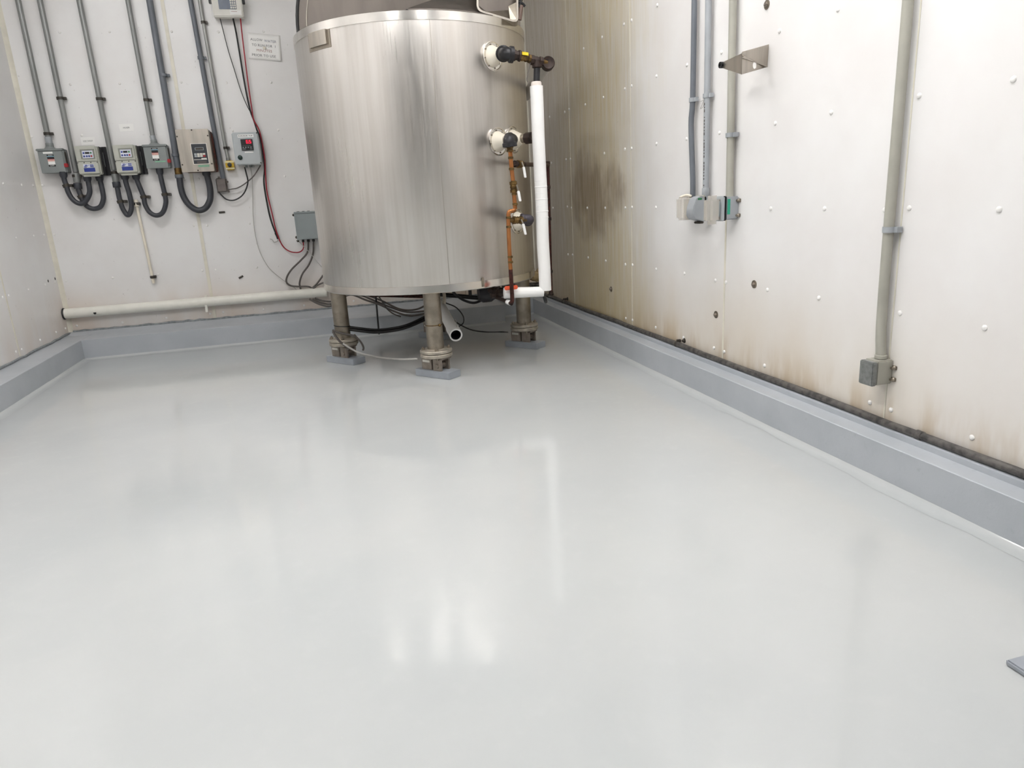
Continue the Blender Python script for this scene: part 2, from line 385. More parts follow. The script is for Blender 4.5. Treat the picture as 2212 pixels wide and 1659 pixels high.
# painted kerb round the room
def kerb(name, rows_fn, ts, m=M_CURB):
    bm = bmn(); strip(bm, None, [rows_fn(t) for t in ts]); return obj(name, bm, m, kind='structure')
KH, KHR = .174, .160
def wob(t, a=.004): return a*(math.sin(t*3.1)+.6*math.sin(t*7.7+1)+.4*math.sin(t*17))
N = 60
kl = kerb('baseboard_left', lambda t: [(CFL, t, .0), (CFL, t, .03), (CFL, t, KH-.003), (CFL-.003, t, KH), (XL+.05, t, KH), (XL+.012, t, KH+.008), (XL, t, KH+.022)], [YF+(YB-YF)*i/N for i in range(N+1)])
kr = kerb('baseboard_right', lambda t: [(CFR, t, .0), (CFR, t, .026), (CFR, t, KHR-.003), (CFR+.003, t, KHR), (2.098, t, KHR), (2.098, t, KHR+.022), (2.106, t, KHR+.024), (XR, t, KHR+.026)], [YF+(YB-YF)*i/N for i in range(N+1)])
def back_rows(f, x): return [(x, f, 0), (x, f, .03), (x, f, KH-.003), (x, f+.003, KH), (x, YB-.11, KH), (x, YB-.09, KH+.01+wob(x, .002)), (x, YB-.02, KH+.022), (x, YB, KH+.03)]
bm = bmn()
strip(bm, None, [back_rows(CFB, CFL+(.06-CFL)*i/24) for i in range(25)])
strip(bm, None, [[(a, b, c+.0006) for a, b, c in back_rows(CFB, XL+(CFL-XL)*i/4)[4:]] for i in range(5)])
strip(bm, None, [[(a, b, c+.0006) for a, b, c in back_rows(CFB, CFR+(XR-CFR)*i/4)[4:]] for i in range(5)])
strip(bm, None, [back_rows(CFB2, .06+(1.63-.06)*i/16) for i in range(17)])
strip(bm, None, [back_rows(CFB3, 1.63+(CFR-1.63)*i/6) for i in range(7)])
for x in (.06, 1.63):
    prism(bm, [(x, CFB2, 0), (x, CFB2, KH), (x, CFB3+.1, KH), (x, CFB3+.1, 0)], (.002, 0, 0))
kb = obj('baseboard_back', bm, M_CURB, kind='structure')
# thin lip of floor resin feathered up the foot of each kerb
def cove(parent, fn, ts):
    bm = bmn(); strip(bm, None, [[fn(t, d+w*wob(t*1.3, .007), z) for d, z, w in ((-.001, .016, .15), (.012, .006, .4), (.030, .0025, .7), (.055, .0008, 1.2))] for t in ts]); return obj('cove', bm, M_FLOOR, parent)
TS = [YF+(YB-YF)*i/160 for i in range(161)]
cove(kl, lambda t, d, z: (CFL+d, t, z), [t for t in TS if t < CFB]); cove(kr, lambda t, d, z: (CFR-d, t, z), [t for t in TS if t < CFB3])
cove(kb, lambda t, d, z: (t, CFB-d, z), [CFL+(.06-CFL)*i/40 for i in range(41)]); cove(kb, lambda t, d, z: (t, CFB2-d, z), [.06+1.57*i/30 for i in range(31)]); cove(kb, lambda t, d, z: (t, CFB3-d, z), [1.63+(CFR-1.63)*i/8 for i in range(9)])
# ragged sealant bead where the kerb meets the sheets
def bead(parent, a, b, r, n=50):
    bm = bmn(); a, b = Vector(a), Vector(b)
    tube(bm, [a.lerp(b, i/n)+Vector((0, 0, random.uniform(-.005, .005))) for i in range(n+1)], r, 8, 1); return obj('sealant', bm, M_CAULK, parent)
bead(kb, (XL+.03, YB-.008, KH+.03), (XR-.02, YB-.008, KH+.03), .011, 90); bead(kl, (XL+.006, YF+.05, KH+.018), (XL+.006, YB-.03, KH+.018), .010, 120)

# ceiling lamps (out of the frame); the two short ones are added fill
def lamp(x, y, along, label, L=2.4):
    dx, dy = (L/2, .11) if along == 'x' else (.11, L/2)
    t = thing('ceiling_lamp', label, 'ceiling lamp', (x, y, ZC-.085), 'ceiling lamps')
    bm = bmn(); box(bm, x-dx, x+dx, y-dy, y+dy, ZC-.05, ZC, .01); obj('housing', bm, M_CEIL, t)
    bm = bmn(); box(bm, x-dx+.015, x+dx-.015, y-dy+.015, y+dy-.015, ZC-.085, ZC-.05, .012); obj('diffuser', bm, M_LAMP, t)
lamp(-.85, 1.8, 'y', 'long white ceiling lamp over the left side of the floor', 2.3)
lamp(1.0, 1.4, 'y', 'long white ceiling lamp over the right side of the floor', 2.3)
lamp(-1.4, 4.9, 'x', 'short added ceiling fill lamp in front of the switch boxes', 1.2)  # added fill light, brightens the back wall
lamp(1.45, 3.45, 'y', 'short added ceiling fill lamp beside the tank above the stained wall', 1.0)  # added fill light for the right kerb and the stained wall

# ================================================================== BACK WALL: conduits
def to_ceiling(a, b):
    """carry the line b->a on up to the ceiling"""
    d = (a-b).normalized(); return a+d*((ZC-a.z)/d.z)
def strap_ring(bm, c, axis, r, wdt, wall=None, ear=X):
    u, v, a = frame(axis); lathe(bm, Vector(c)-a*wdt/2, a, [(r*.9, 0), (r, 0), (r, wdt), (r*.9, wdt)], 20)
    if wall is not None: obox(bm, Vector(c)+ear*(r+.004)+wall*(r*.45), ear*.012, wall*(r*.5), Z*wdt/2, .001)
    return bm
def conduit(name, label, pts, off, r, m, straps=(), parts=(), up=True, wall=Y, P=B, strapm=M_ANCHOR, ear=X):
    pp = [P(*p, off) for p in pts]
    if up: pp = [to_ceiling(pp[0], pp[1])]+pp
    t = thing(name, label, 'conduit', pp[-1])
    bm = bmn()
    if len(pp) > 3: tube(bm, pp, r, 16, 4)
    else: tube(bm, pp, r, 16, 0)
    obj('pipe', bm, m, t)
    for s in straps:
        bm = bmn(); strap_ring(bm, P(*s, off), (pp[0]-pp[-1]), r*1.28, .022, wall, ear); obj('strap', bm, strapm, t)
    for nm, a, b, rr, mm in parts:
        bm = bmn(); a, b = P(*a, off), P(*b, off); h = (b-a).length
        lathe(bm, a, b-a, [(0, 0), (rr*.94, 0), (rr, h*.08), (rr, h*.92), (rr*.94, h), (0, h)], 20); obj(nm, bm, mm, t)
    return t
O1 = .045
conduit('conduit', 'grey conduit nearest the left corner, feeding the leftmost switch', [(38.9, 0), (105, 302), (107.5, 318)], O1, .0215, M_EMT, [(102, 289)], [('reducer', (103.5, 296), (106.5, 310), .026, M_PVCL), ('hub', (106.3, 309), (108, 318), .03, M_SWG)])
conduit('conduit', 'grey conduit running down past the left side of the drive under SIDE SWEEP', [(85.9, 0), (164, 372)], O1, .0215, M_EMT, [(130, 212.5), (163.5, 380)], [('coupling', (164.2, 374), (167, 394), .028, M_EMT), ('gland', (167, 395.5), (169, 408), .032, M_FLEX)])
conduit('conduit', 'grey conduit running down between the two putty drives', [(170.9, 0), (246.5, 367)], O1, .0215, M_EMT, [(215, 213.7), (247, 373)], [('coupling', (247, 374), (250.5, 393), .026, M_EMT), ('gland', (250.5, 393), (253, 405), .032, M_FLEX)])
conduit('conduit', 'thin grey conduit dropping into the switch right of the MIXER label', [(275.8, 0), (331, 300), (333.5, 311)], O1, .0195, M_EMT, [(316.5, 216)], [('reducer', (329, 293), (331.6, 303), .023, M_PVCL), ('hub', (331.5, 302), (333.5, 311), .027, M_SWG)])
conduit('conduit', 'thick slate conduit running down the left side of the stainless keypad box', [(322.8, 0), (385, 367)], .05, .0265, M_PVC, [(352.6, 162.7), (379.3, 335)], [('brass_coupling', (384, 363), (386.5, 378), .031, M_BRASS), ('gland', (386.3, 377), (387.8, 385), .036, M_PVC)], strapm=M_PVC)
conduit('conduit', 'slate conduit ending in the small brown box', [(411.2, 0), (465.5, 298), (482.5, 386)], .045, .021, M_PVC, [(433.8, 124.8)], strapm=M_PVC)
conduit('conduit', 'pale thin conduit ending in the yellow push button station', [(431, 0), (438.5, 46), (441, 58), (483, 298), (487, 320), (490, 331), (493.4, 349)], .03, .0145, M_EMTL, [(439, 48.5), (487.1, 319.7)], [('connector', (492.4, 341), (493.6, 349), .018, M_EMT)])

def flex(label, pts, off, r, ends, straps=()):
    pp = [B(*p, off) for p in pts]; t = thing('flexible_conduit', label, 'flexible conduit', pp[len(pp)//2])
    bm = bmn(); tube(bm, pp, r, 14, 7); obj('hose', bm, M_FLEX, t)
    for a, b, rr in ends:
        a, b = B(*a, off), B(*b, off); h = (b-a).length
        bm = bmn(); lathe(bm, a, b-a, [(0, 0), (rr, 0), (rr, h*.65), (rr*.8, h), (0, h)], 18); obj('gland', bm, M_FLEX, t)
    for s, ax in straps:
        bm = bmn(); c = B(*s, off); d = Vector((ax[0], 0, ax[1])); strap_ring(bm, c, d, r*1.3, .024, Y); obox(bm, c+X*(r+.012)+Y*(off/2), X*.012, Y*(off/2), Z*.012, .002); obj('strap', bm, M_ANCHOR, t)
OF = .075
flex('black flexible loop from the leftmost switch to the left gland of the SIDE SWEEP drive', [(137.2, 380), (139.3, 390), (143.4, 401), (146.8, 413.3), (155, 428.2), (165.8, 437.7), (178, 439.7), (187.5, 430.9), (193.6, 416), (192.2, 399.7), (189, 386)], OF+.02, .0205, [((135.8, 371), (138.3, 384), .03), ((187.6, 376), (189.2, 392), .032)], [((142.5, 401), (-.3, 1))])
flex('black flexible loop swinging to the right gland of the SIDE SWEEP drive', [(168.5, 407.8), (174, 421.4), (179.4, 435), (190, 447), (203.8, 451.2), (217.3, 445.8), (223.4, 429.5), (221.4, 412), (215.6, 386)], OF-.025, .0205, [((214.2, 376), (215.8, 391), .032)], [((174.5, 424.5), (-.35, 1))])
flex('black flexible loop from the conduit between the drives to the MIXER drive', [(253, 405), (254.5, 411), (256.7, 422.8), (260, 436.3), (266.2, 452.6), (275.7, 464.8), (282.4, 456.7), (283.8, 440.4), (279, 417.3), (273, 398.3), (269.5, 384)], OF, .0205, [((268.4, 373), (270, 388), .032)], [((259.6, 435.5), (-.2, 1))])
flex('black flexible loop joining the MIXER drive and the switch right of it', [(294.2, 384), (297.4, 393), (304, 409.2), (310.2, 425.5), (313.6, 441.7), (321.8, 456.7), (334, 464.8), (346.2, 463.4), (354.3, 454), (358.4, 436.3), (355.7, 418.7), (350.3, 395.6), (345.5, 374)], OF, .0205, [((292.6, 373), (295, 388), .032), ((344, 362), (346, 377), .03)], [((310, 425.5), (-.25, 1)), ((355.7, 420), (-.15, 1))])
flex('thick black flexible loop under the stainless keypad box', [(387.5, 384), (388.6, 392), (390.9, 406.5), (397, 425.5), (409.2, 443), (426.8, 454), (443, 450), (452.6, 435), (454.6, 420), (452.6, 401), (447, 378)], OF, .027, [((445, 369), (446.6, 380), .036)])

# ---- boxes on the back wall
def rect(TL, TRr, BL, BR, off):
    a, b, c, d = (B(*p, off) for p in (TL, TRr, BL, BR))
    return (a.x+c.x)/2, (b.x+d.x)/2, (c.z+d.z)/2, (a.z+b.z)/2
def screw(bm, p, n, r=.006): return lathe(bm, p, n, [(r, 0), (r, .001), (r*.6, .0025), (0, .003)], 10)
def disconnect(label, q, off, handle_x, hub):
    x0, x1, z0, z1 = rect(*q, off); f = YB-off
    t = thing('safety_switch', label, 'switch box', ((x0+x1)/2, YB, z0), 'grey safety switches')
    bm = bmn(); box(bm, x0+.004, x1+.006, f+.012, YB, z0, z1-.004, .004); obj('body', bm, M_SWG, t)
    bm = bmn(); box(bm, x0, x1-.004, f, f+.012, z0-.002, z1-.018, .003); d = obj('door', bm, M_SWG, t)
    bm = bmn(); box(bm, x0-.008, x1+.006, f-.010, f+.05, z1-.018, z1, .004); obj('drip_lip', bm, M_SWG, t)
    bm = bmn(); box(bm, x1+.006, x1+.013, f+.015, f+.045, z0+.07, z1-.03, .002); obj('hinge', bm, M_ANCHOR, t)
    bm = bmn(); box(bm, x1-.006, x1+.022, f-.012, f+.02, z0+.04, z0+.072, .004); obj('handle', bm, M_RED, t)
    cx = x0+.48*(x1-x0); wd = .052; zt = z1-.028; zb = z0+.062
    if handle_x: zt, zb = z1-.048, z0+.05
    seq = [('ON', .125, M_BLK), (None, .055, M_CYAN), (None, .05, M_BLK), (None, .14, M_BLK), (None, .03, M_RED), (None, .17, M_PINK), (None, .27, M_PAPER), ('OFF', .16, M_BLK)]
    z = zt; H = zt-zb; k = 0
    for s, hh, mm in seq:
        h = hh*H; bm = bmn(); box(bm, cx-wd/2, cx+wd/2, f-.0012, f, z-h, z, 0); o = obj('warning_label', bm, mm, d)
        if s: text('lettering', s, M_PAPER, d, (cx, f-.0013, z-h/2), X, Z, h*.62, squeeze=wd*.62)
        z -= h
    if handle_x:
        bm = bmn(); box(bm, cx-.05, cx+.022, f-.0012, f, z1-.04, z1-.026); obj('name_tag', bm, M_PAPER, d)
    else:
        bm = bmn(); box(bm, cx-.012, cx+.075, f-.0012, f, zb-.014, zb-.002); obj('name_tag', bm, M_GREEN, d)
    bm = bmn(); hp = B(*hub, .045); lathe(bm, (hp.x, YB-.045, z1-.001), (0, 0, 1), [(0, 0), (.045, 0), (.045, .006), (.034, .012), (.030, .022), (0, .022)], 20)
    for s in (-1, 1): ball(bm, (hp.x+s*.034, YB-.045, z1+.006), .008)
    obj('hub', bm, M_SWG, t)
disconnect('grey safety switch at the far left with a white strip above its ON OFF label', ((78, 322), (133, 320), (92, 374), (144, 372)), .115, True, (107, 317))
disconnect('grey safety switch right of the MIXER drive, with a green strip', ((307, 313), (357, 311), (318, 364), (366, 362)), .115, False, (333, 310))

def drive(label, q, off):
    x0, x1, z0, z1 = rect(*q, off); f = YB-off; W = x1-x0
    t = thing('motor_drive', label, 'motor drive', ((x0+x1)/2, YB, z0), 'putty coloured motor drives')
    bm = bmn(); box(bm, x0+.012, x1+.012, YB-.085, YB, z0-.012, z1-.002, .003)
    for k in range(4): box(bm, x1+.012, x1+.024, YB-.082+k*.022, YB-.074+k*.022, z0-.008, z1-.008, .001)
    box(bm, x1+.008, x1+.048, YB-.02, YB, z0-.012, z1, .002); obj('heat_sink', bm, M_BLK, t)
    bm = bmn(); box(bm, x1+.024, x1+.0265, YB-.06, YB-.054, z0+.06, z1-.05); obj('edge_strip', bm, M_SWG, t)
    bm = bmn(); box(bm, x0+.006, x1+.01, f+.02, YB-.085, z0-.01, z1-.004, .006)
    box(bm, x0+.022, x1-.012, f+.025, f+.06, z0-.022, z0-.01, .002); b = obj('body', bm, M_DRV, t)
    for k in range(22):
        zz = z0+.006+(z1-z0-.02)*k/22; bm = bmn(); box(bm, x1+.008, x1+.0125, f+.045, YB-.092, zz, zz+.0045); obj('rib', bm, M_DRVD, b)
    bm = bmn(); zm = z0+.44*(z1-z0)
    box(bm, x0, x1, f+.004, f+.022, zm+.0012, z1, .004); cv = obj('upper_cover', bm, M_DRV, t)
    bm = bmn(); box(bm, x0, x1, f+.004, f+.022, z0, zm-.0012, .004); lc = obj('lower_cover', bm, M_DRV, t)
    # keypad in a raised surround
    kx0, kx1, kz0, kz1 = x0+.33*W, x0+.86*W, zm+.026, zm+.026+.5*(z1-zm)
    g = f+.004
    bm = bmn()
    for a in ((kx0-.012, kx1+.012, kz1, kz1+.010), (kx0-.012, kx0, kz0, kz1), (kx1, kx1+.008, kz0, kz1), (kx0-.012, kx1+.008, kz0-.004, kz0)): box(bm, a[0], a[1], g-.008, g+.002, a[2], a[3], .0015)
    obj('keypad_surround', bm, M_DRVD, t)
    bm = bmn(); box(bm, kx0, kx1, g-.003, g, kz0, kz1); kp = obj('keypad', bm, M_LAV, t); kw = kx1-kx0; kh = kz1-kz0
    bm = bmn(); box(bm, kx0+.28*kw, kx0+.66*kw, g-.0045, g-.003, kz0+.56*kh, kz0+.8*kh); obj('display', bm, M_BLK, kp)
    for u, v, mm in ((.15, .68, M_BLUE), (.80, .68, M_GREENB), (.15, .26, M_BLUE), (.39, .26, M_BLUE), (.60, .26, M_BLUE), (.81, .26, M_RED)):
        bm = bmn(); lathe(bm, (kx0+u*kw, g-.003, kz0+v*kh), (0, -1, 0), [(.0075, 0), (.0075, .0015), (.005, .0025), (0, .0028)], 14); obj('button', bm, mm, kp)
    for u in (.03, .34, .66, .97):
        bm = bmn(); screw(bm, (x0+u*W, g, zm-.008), (0, -1, 0), .0045); obj('screw', bm, M_ANCHOR, lc)
    lx0, lx1 = x0+.27*W, x0+.78*W
    bm = bmn(); box(bm, lx0, lx1, g-.001, g, zm-.048, zm-.022); obj('maker_label', bm, M_LAV, lc)
    bm = bmn(); tube(bm, [(lx0+.008, g-.0018, zm-.044), (lx0+.022, g-.0018, zm-.044), (lx0+.034, g-.0018, zm-.036), (lx0+.042, g-.0018, zm-.026)], .0012, 6, 5)
    for a in ((.012, .030, .030), (.004, .024, .042)): box(bm, lx0+a[0], lx0+a[1], g-.002, g-.001, zm-a[2]-.005, zm-a[2]+.003)
    for a in (.028, .036, .044): box(bm, lx1-.030, lx1-.002, g-.002, g-.001, zm-a-.002, zm-a+.003)
    obj('label_print', bm, M_BLUE, lc)
    bm = bmn(); box(bm, lx0, lx1+.004, g-.001, g, z0+.016, zm-.052); obj('blue_label', bm, M_BLUE, lc)
    for u in (.30, .80):
        bm = bmn(); xx = x0+u*W; cyl(bm, (xx, YB-.085, z0-.022), (xx, YB-.085, z0-.012), .034); obj('locknut', bm, M_FLEX, t)
    return t
drive('putty coloured motor drive directly under the SIDE SWEEP label', ((158, 316), (205, 314), (172, 376), (214.5, 374.5)), .17)
drive('putty coloured motor drive under the MIXER label', ((240, 313.5), (288, 312), (254, 373.5), (296, 371.5)), .17)

# stainless keypad box
x0, x1, z0, z1 = rect((378, 280), (448.5, 278), (393, 372), (463, 370.5), .20); f = YB-.20; W = x1-x0; HH = z1-z0
t = thing('keypad_drive', 'large stainless box with dark keypad panel, beside the thick slate conduit', 'control box', ((x0+x1)/2, YB, z0))
bm = bmn(); box(bm, x0+.004, x1+.002, f+.012, YB-.06, z0+.004, z1-.004, .003); obj('body', bm, M_SS, t)
bm = bmn(); box(bm, x0, x1, f, f+.012, z0, z1, .002); d = obj('cover', bm, M_SS, t)
bm = bmn(); box(bm, x0+.02, x1+.006, YB-.06, YB, z0+.002, z1-.01, .003)
for k in range(3): box(bm, x1+.004, x1+.014, YB-.055+k*.018, YB-.048+k*.018, z0+.006, z1-.03, .001)
obj('heat_sink', bm, M_HEATS, t)
for u, v in ((.03, .84), (.97, .84), (.5, .98), (.05, .18), (.96, .18), (.5, .035)):
    bm = bmn(); screw(bm, (x0+u*W, f, z0+v*HH), (0, -1, 0), .0065); obj('screw', bm, M_ANCHOR, d)
px0, px1, pz0, pz1 = x0+.41*W, x0+.875*W, z0+.19*HH, z0+.655*HH; pw, ph = px1-px0, pz1-pz0
bm = bmn(); box(bm, px0-.005, px1+.005, f-.003, f, pz0-.005, pz1+.005, .001); obj('panel_frame', bm, M_KEY, d)
bm = bmn(); box(bm, px0, px1, f-.005, f-.002, pz0, pz1, .001); kp = obj('keypad_panel', bm, mat('panel_charcoal', '#35383e', .4, var=.05), t)
bm = bmn(); box(bm, px0+.22*pw, px0+.80*pw, f-.007, f-.004, pz0+.68*ph, pz0+.82*ph, .001); obj('display_frame', bm, M_JBG, kp)
bm = bmn(); box(bm, px0+.26*pw, px0+.76*pw, f-.0085, f-.005, pz0+.70*ph, pz0+.80*ph); obj('display', bm, M_ANCHOR, kp)
for r in range(2):
    for c in range(4):
        mm = M_PLUM if False else (M_BOXG if c == 0 else (M_RED if (r == 1 and c == 3) else M_KEY))
        bm = bmn(); a = px0+(.12+.19*c)*pw; zz = pz0+(.44-.10*r)*ph; box(bm, a, a+.165*pw, f-.0085, f-.004, zz, zz+.085*ph, .001); obj('key', bm, mm, kp)
bm = bmn(); box(bm, px0+.04*pw, px0+.92*pw, f-.006, f-.0045, pz0+.195*ph, pz0+.22*ph); box(bm, px0+.55*pw, px0+.9*pw, f-.006, f-.0045, pz0+.22*ph, pz0+.28*ph); obj('panel_print', bm, M_KEY, kp)
bm = bmn(); box(bm, px0+.22*pw, px0+.85*pw, f-.006, f-.0045, pz0+.03*ph, pz0+.12*ph); obj('maker_plate', bm, M_CABLE, kp)
bm = bmn(); box(bm, px0+.25*pw, px0+pw, f-.0015, f, pz0-.028, pz0-.011); obj('name_tag', bm, M_GREEN, d)

# pale grey temperature controller
x0, x1, z0, z1 = rect((497, 287), (556, 284), (512, 357), (567, 354.5), .12); f = YB-.12; W = x1-x0; HH = z1-z0
t = thing('temperature_controller', 'pale grey controller box with a red lit digital display', 'control box', ((x0+x1)/2, YB, z0))
bm = bmn(); box(bm, x0+.004, x1-.002, f+.02, YB, z0+.003, z1-.003, .012, 3); obj('body', bm, M_BOXG, t)
bm = bmn(); box(bm, x0, x1, f, f+.02, z0, z1, .009, 3); d = obj('lid', bm, M_BOXG, t)
for u, v in ((.96, .965), (.955, .05)):
    bm = bmn(); screw(bm, (x0+u*W, f, z0+v*HH), (0, -1, 0), .006); obj('screw', bm, M_ANCHOR, d)
bm = bmn(); box(bm, x0+.22*W, x0+.82*W, f-.001, f, z0+.84*HH, z0+.93*HH); tg = obj('name_tag', bm, M_PAPER, d)
bm = bmn()
for k in range(16):
    if k != 11: box(bm, x0+(.25+.033*k)*W, x0+(.275+.033*k)*W, f-.0018, f-.001, z0+.875*HH, z0+(.892+.012*(k % 3 == 0))*HH)
obj('tag_print', bm, M_INK, tg)
dx0, dx1, dz0, dz1 = x0+.31*W, x0+.75*W, z0+.445*HH, z0+.785*HH; dw, dh = dx1-dx0, dz1-dz0
bm = bmn(); box(bm, dx0, dx1, f-.014, f, dz0, dz1, .002); dp = obj('display_unit', bm, M_BLK, t)
def seven(cx, cz, ch, h, wd, parent):
    segs = {'6': 'acdefg', '5': 'acdfg'}[ch]; q = h/2; th = .0034; bm = bmn()
    for s in segs:
        a = {'a': (cx-wd/2, cx+wd/2, cz+q-th, cz+q), 'g': (cx-wd/2, cx+wd/2, cz-th/2, cz+th/2), 'd': (cx-wd/2, cx+wd/2, cz-q, cz-q+th), 'f': (cx-wd/2, cx-wd/2+th, cz, cz+q), 'e': (cx-wd/2, cx-wd/2+th, cz-q, cz), 'b': (cx+wd/2-th, cx+wd/2, cz, cz+q), 'c': (cx+wd/2-th, cx+wd/2, cz-q, cz)}[s]
        box(bm, a[0], a[1], f-.0155, f-.014, a[2], a[3])
    return obj('digit', bm, M_GLOW, parent)
seven(dx0+.55*dw, dz0+.75*dh, '6', .30*dh, .17*dw, dp); seven(dx0+.80*dw, dz0+.75*dh, '5', .30*dh, .17*dw, dp)
bm = bmn(); box(bm, dx0+.67*dw, dx0+.695*dw, f-.0155, f-.014, dz0+.60*dh, dz0+.64*dh); obj('decimal_point', bm, M_GLOW, dp)
bm = bmn()
for k in range(4): box(bm, dx0+(.1+.22*k)*dw, dx0+(.2+.22*k)*dw, f-.0152, f-.014, dz0+.22*dh, dz0+.30*dh)
box(bm, dx0+.08*dw, dx0+.82*dw, f-.0148, f-.014, dz0+.405*dh, dz0+.415*dh); box(bm, dx0+.06*dw, dx0+.36*dw, f-.0148, f-.014, dz0+.09*dh, dz0+.14*dh); box(bm, dx0+.72*dw, dx0+.9*dw, f-.0148, f-.014, dz0+.09*dh, dz0+.13*dh)
obj('display_print', bm, M_JBG, dp)
bm = bmn(); box(bm, x0+.40*W, x0+.73*W, f-.001, f, z0+.365*HH, z0+.405*HH); obj('small_tag', bm, M_PAPER, d)
bm = bmn(); lathe(bm, (x0+.20*W, f, z0+.23*HH), (0, -1, 0), [(.020, 0), (.020, .008), (.016, .011), (.014, .011), (.012, .02), (0, .022)], 20); obj('pilot_light', bm, M_DKGRN, t)
for u in (.36, .52, .62):
    bm = bmn(); cyl(bm, (x0+u*W, YB-.06, z0+.003), (x0+u*W, YB-.06, z0-.02), .011); obj('gland', bm, M_SWG, t)

# yellow push button
x0, x1, z0, z1 = rect((484.5, 348), (503, 347), (489.5, 366.5), (507, 365.5), .075); f = YB-.075
t = thing('push_button_station', 'small yellow push button station with a black knob', 'push button', ((x0+x1)/2, YB, z0))
bm = bmn(); box(bm, x0, x1, f+.012, YB, z0-.004, z1+.004, .008, 3); obj('body', bm, M_YEL, t)
bm = bmn(); box(bm, x0, x1, f, f+.012, z0+.018, z1-.016, .003); obj('face', bm, M_YEL, t)
bm = bmn(); box(bm, x0-.002, x1+.002, f-.003, f+.014, z1-.018, z1-.002, .002); obj('legend_bar', bm, M_YELP, t)
bm = bmn(); box(bm, x0-.002, x1+.004, f-.003, f+.014, z0+.002, z0+.016, .002); obj('legend_bar', bm, M_YELP, t)
bm = bmn(); lathe(bm, ((x0+x1)/2+.002, f+.002, (z0+z1)/2+.002), (0, -1, 0), [(.012, 0), (.012, .012), (.019, .016), (.018, .026), (0, .03)], 18); obj('knob', bm, M_BLK, t)

# brown conduit box
x0, x1, z0, z1 = rect((466, 384), (490.5, 383.5), (468.5, 415), (491.5, 414), .065); f = YB-.065
t = thing('conduit_box', 'small worn brown box with clear lid below the slate conduit', 'junction box', ((x0+x1)/2, YB, z0))
bm = bmn(); box(bm, x0+.006, x1-.004, f+.012, YB, z0+.003, z1-.003, .01, 3); obj('body', bm, M_BRNBOX, t)
bm = bmn(); box(bm, x0, x1-.008, f, f+.014, z0, z1-.004, .012, 3); obj('lid', bm, M_BRNBOX, t)
for u, v in ((.30, 1.02), (1.02, .70), (.06, .0), (1.0, .02)):
    bm = bmn(); p = Vector((x0+u*(x1-x0), f+.02, z0+v*(z1-z0))); box(bm, p.x-.009, p.x+.009, p.y, p.y+.012, p.z-.009, p.z+.009, .003); obj('lug', bm, M_BRNBOX, t)

# grey junction box beside the tank
x0, x1, z0, z1 = rect((633, 458), (690, 456), (645, 518), (700, 515.5), .12); f = YB-.12; W = x1-x0
t = thing('junction_box', 'blue grey junction box half hidden behind the tank', 'junction box', ((x0+x1)/2, YB, z0))
bm = bmn(); box(bm, x0, x1, f+.018, YB, z0, z1, .004); obj('body', bm, M_JBG, t)
bm = bmn(); box(bm, x0+.002, x1-.002, f, f+.018, z0+.002, z1-.014, .004); lid = obj('lid', bm, M_JBG, t)
bm = bmn(); box(bm, x0-.004, x0+.012, f-.004, f+.02, z0-.004, z1-.012, .002); box(bm, x0-.004, x1, f-.004, f+.02, z1-.014, z1+.002, .002); obj('clamp_strip', bm, M_JBG, t)
for u, v in ((-.035, .9), (-.035, .1), (.0, -.03)):
    bm = bmn(); lathe(bm, (x0+u*W, f+.03, z0+v*(z1-z0)), (0, -1, 0), [(.012, 0), (.012, .012), (.006, .02), (0, .022)], 14); obj('clamp', bm, M_ANCHOR, t)
for u in (.1, .3, .5):
    bm = bmn(); box(bm, x0+u*W, x0+(u+.1)*W, f+.03, f+.06, z1, z1+.006); obj('top_slot', bm, M_ANCHOR, t)
for u, rr in ((.20, .011), (.40, .013), (.60, .013)):
    bm = bmn(); cyl(bm, (x0+u*W, YB-.07, z0+.004), (x0+u*W, YB-.07, z0-.024), rr); obj('gland', bm, M_BLK, t)
JB = [(x0+u*W, YB-.07, z0-.02) for u in (.20, .40, .60)]

# weighing indicator at the top edge
x0, x1, z0, z1 = rect((451, -22), (520, -23), (462.5, 36), (524.5, 35), .13); f = YB-.13; W = x1-x0; HH = z1-z0
t = thing('weighing_indicator', 'putty coloured keypad terminal wrapped in clear film, high on the wall', 'keypad terminal', ((x0+x1)/2, YB, z0))
bm = bmn(); box(bm, x0, x1, f+.01, YB-.03, z0, z1, .008, 3); obj('body', bm, M_KEY, t)
bm = bmn(); box(bm, x0+.03, x1-.03, YB-.03, YB, z0+.03, z1-.03); obj('bracket', bm, M_SS, t)
kx0, kx1, kz0, kz1 = x0+.22*W, x0+.80*W, z0+.28*HH, z0+.66*HH
bm = bmn(); box(bm, kx0, kx1, f+.006, f+.012, kz0, kz1, .002); kp = obj('keypad', bm, M_NAVY, t)
for r in range(4):
    for c in range(3):
        bm = bmn(); a = kx0+(.66+.115*c)*(kx1-kx0); zz = kz0+(.06+.235*r)*(kz1-kz0); box(bm, a, a+.085*(kx1-kx0), f+.002, f+.008, zz, zz+.17*(kz1-kz0), .001); obj('key', bm, M_KEY, kp)
bm = bmn(); box(bm, x0+.15*W, x1-.15*W, f+.006, f+.012, z0+.74*HH, z0+.92*HH, .002); obj('display', bm, M_ANCHOR, t)
bm = bmn(); box(bm, x0+.56*W, x0+.93*W, f+.007, f+.0105, z0+.08*HH, z0+.25*HH); st = obj('sticker', bm, M_PAPER, t)
bm = bmn(); box(bm, x0+.60*W, x0+.80*W, f+.006, f+.007, z0+.19*HH, z0+.205*HH); obj('sticker_print', bm, M_INKR, st)
for s, xx in ((-1, x0-.012), (1, x1+.012)):
    bm = bmn(); box(bm, xx-.012, xx+.012, f+.03, f+.06, z0+.52*HH, z0+.72*HH, .003); obj('side_knob', bm, M_BLK, t)
bm = bmn(); nx, nz = 22, 14; rows = []
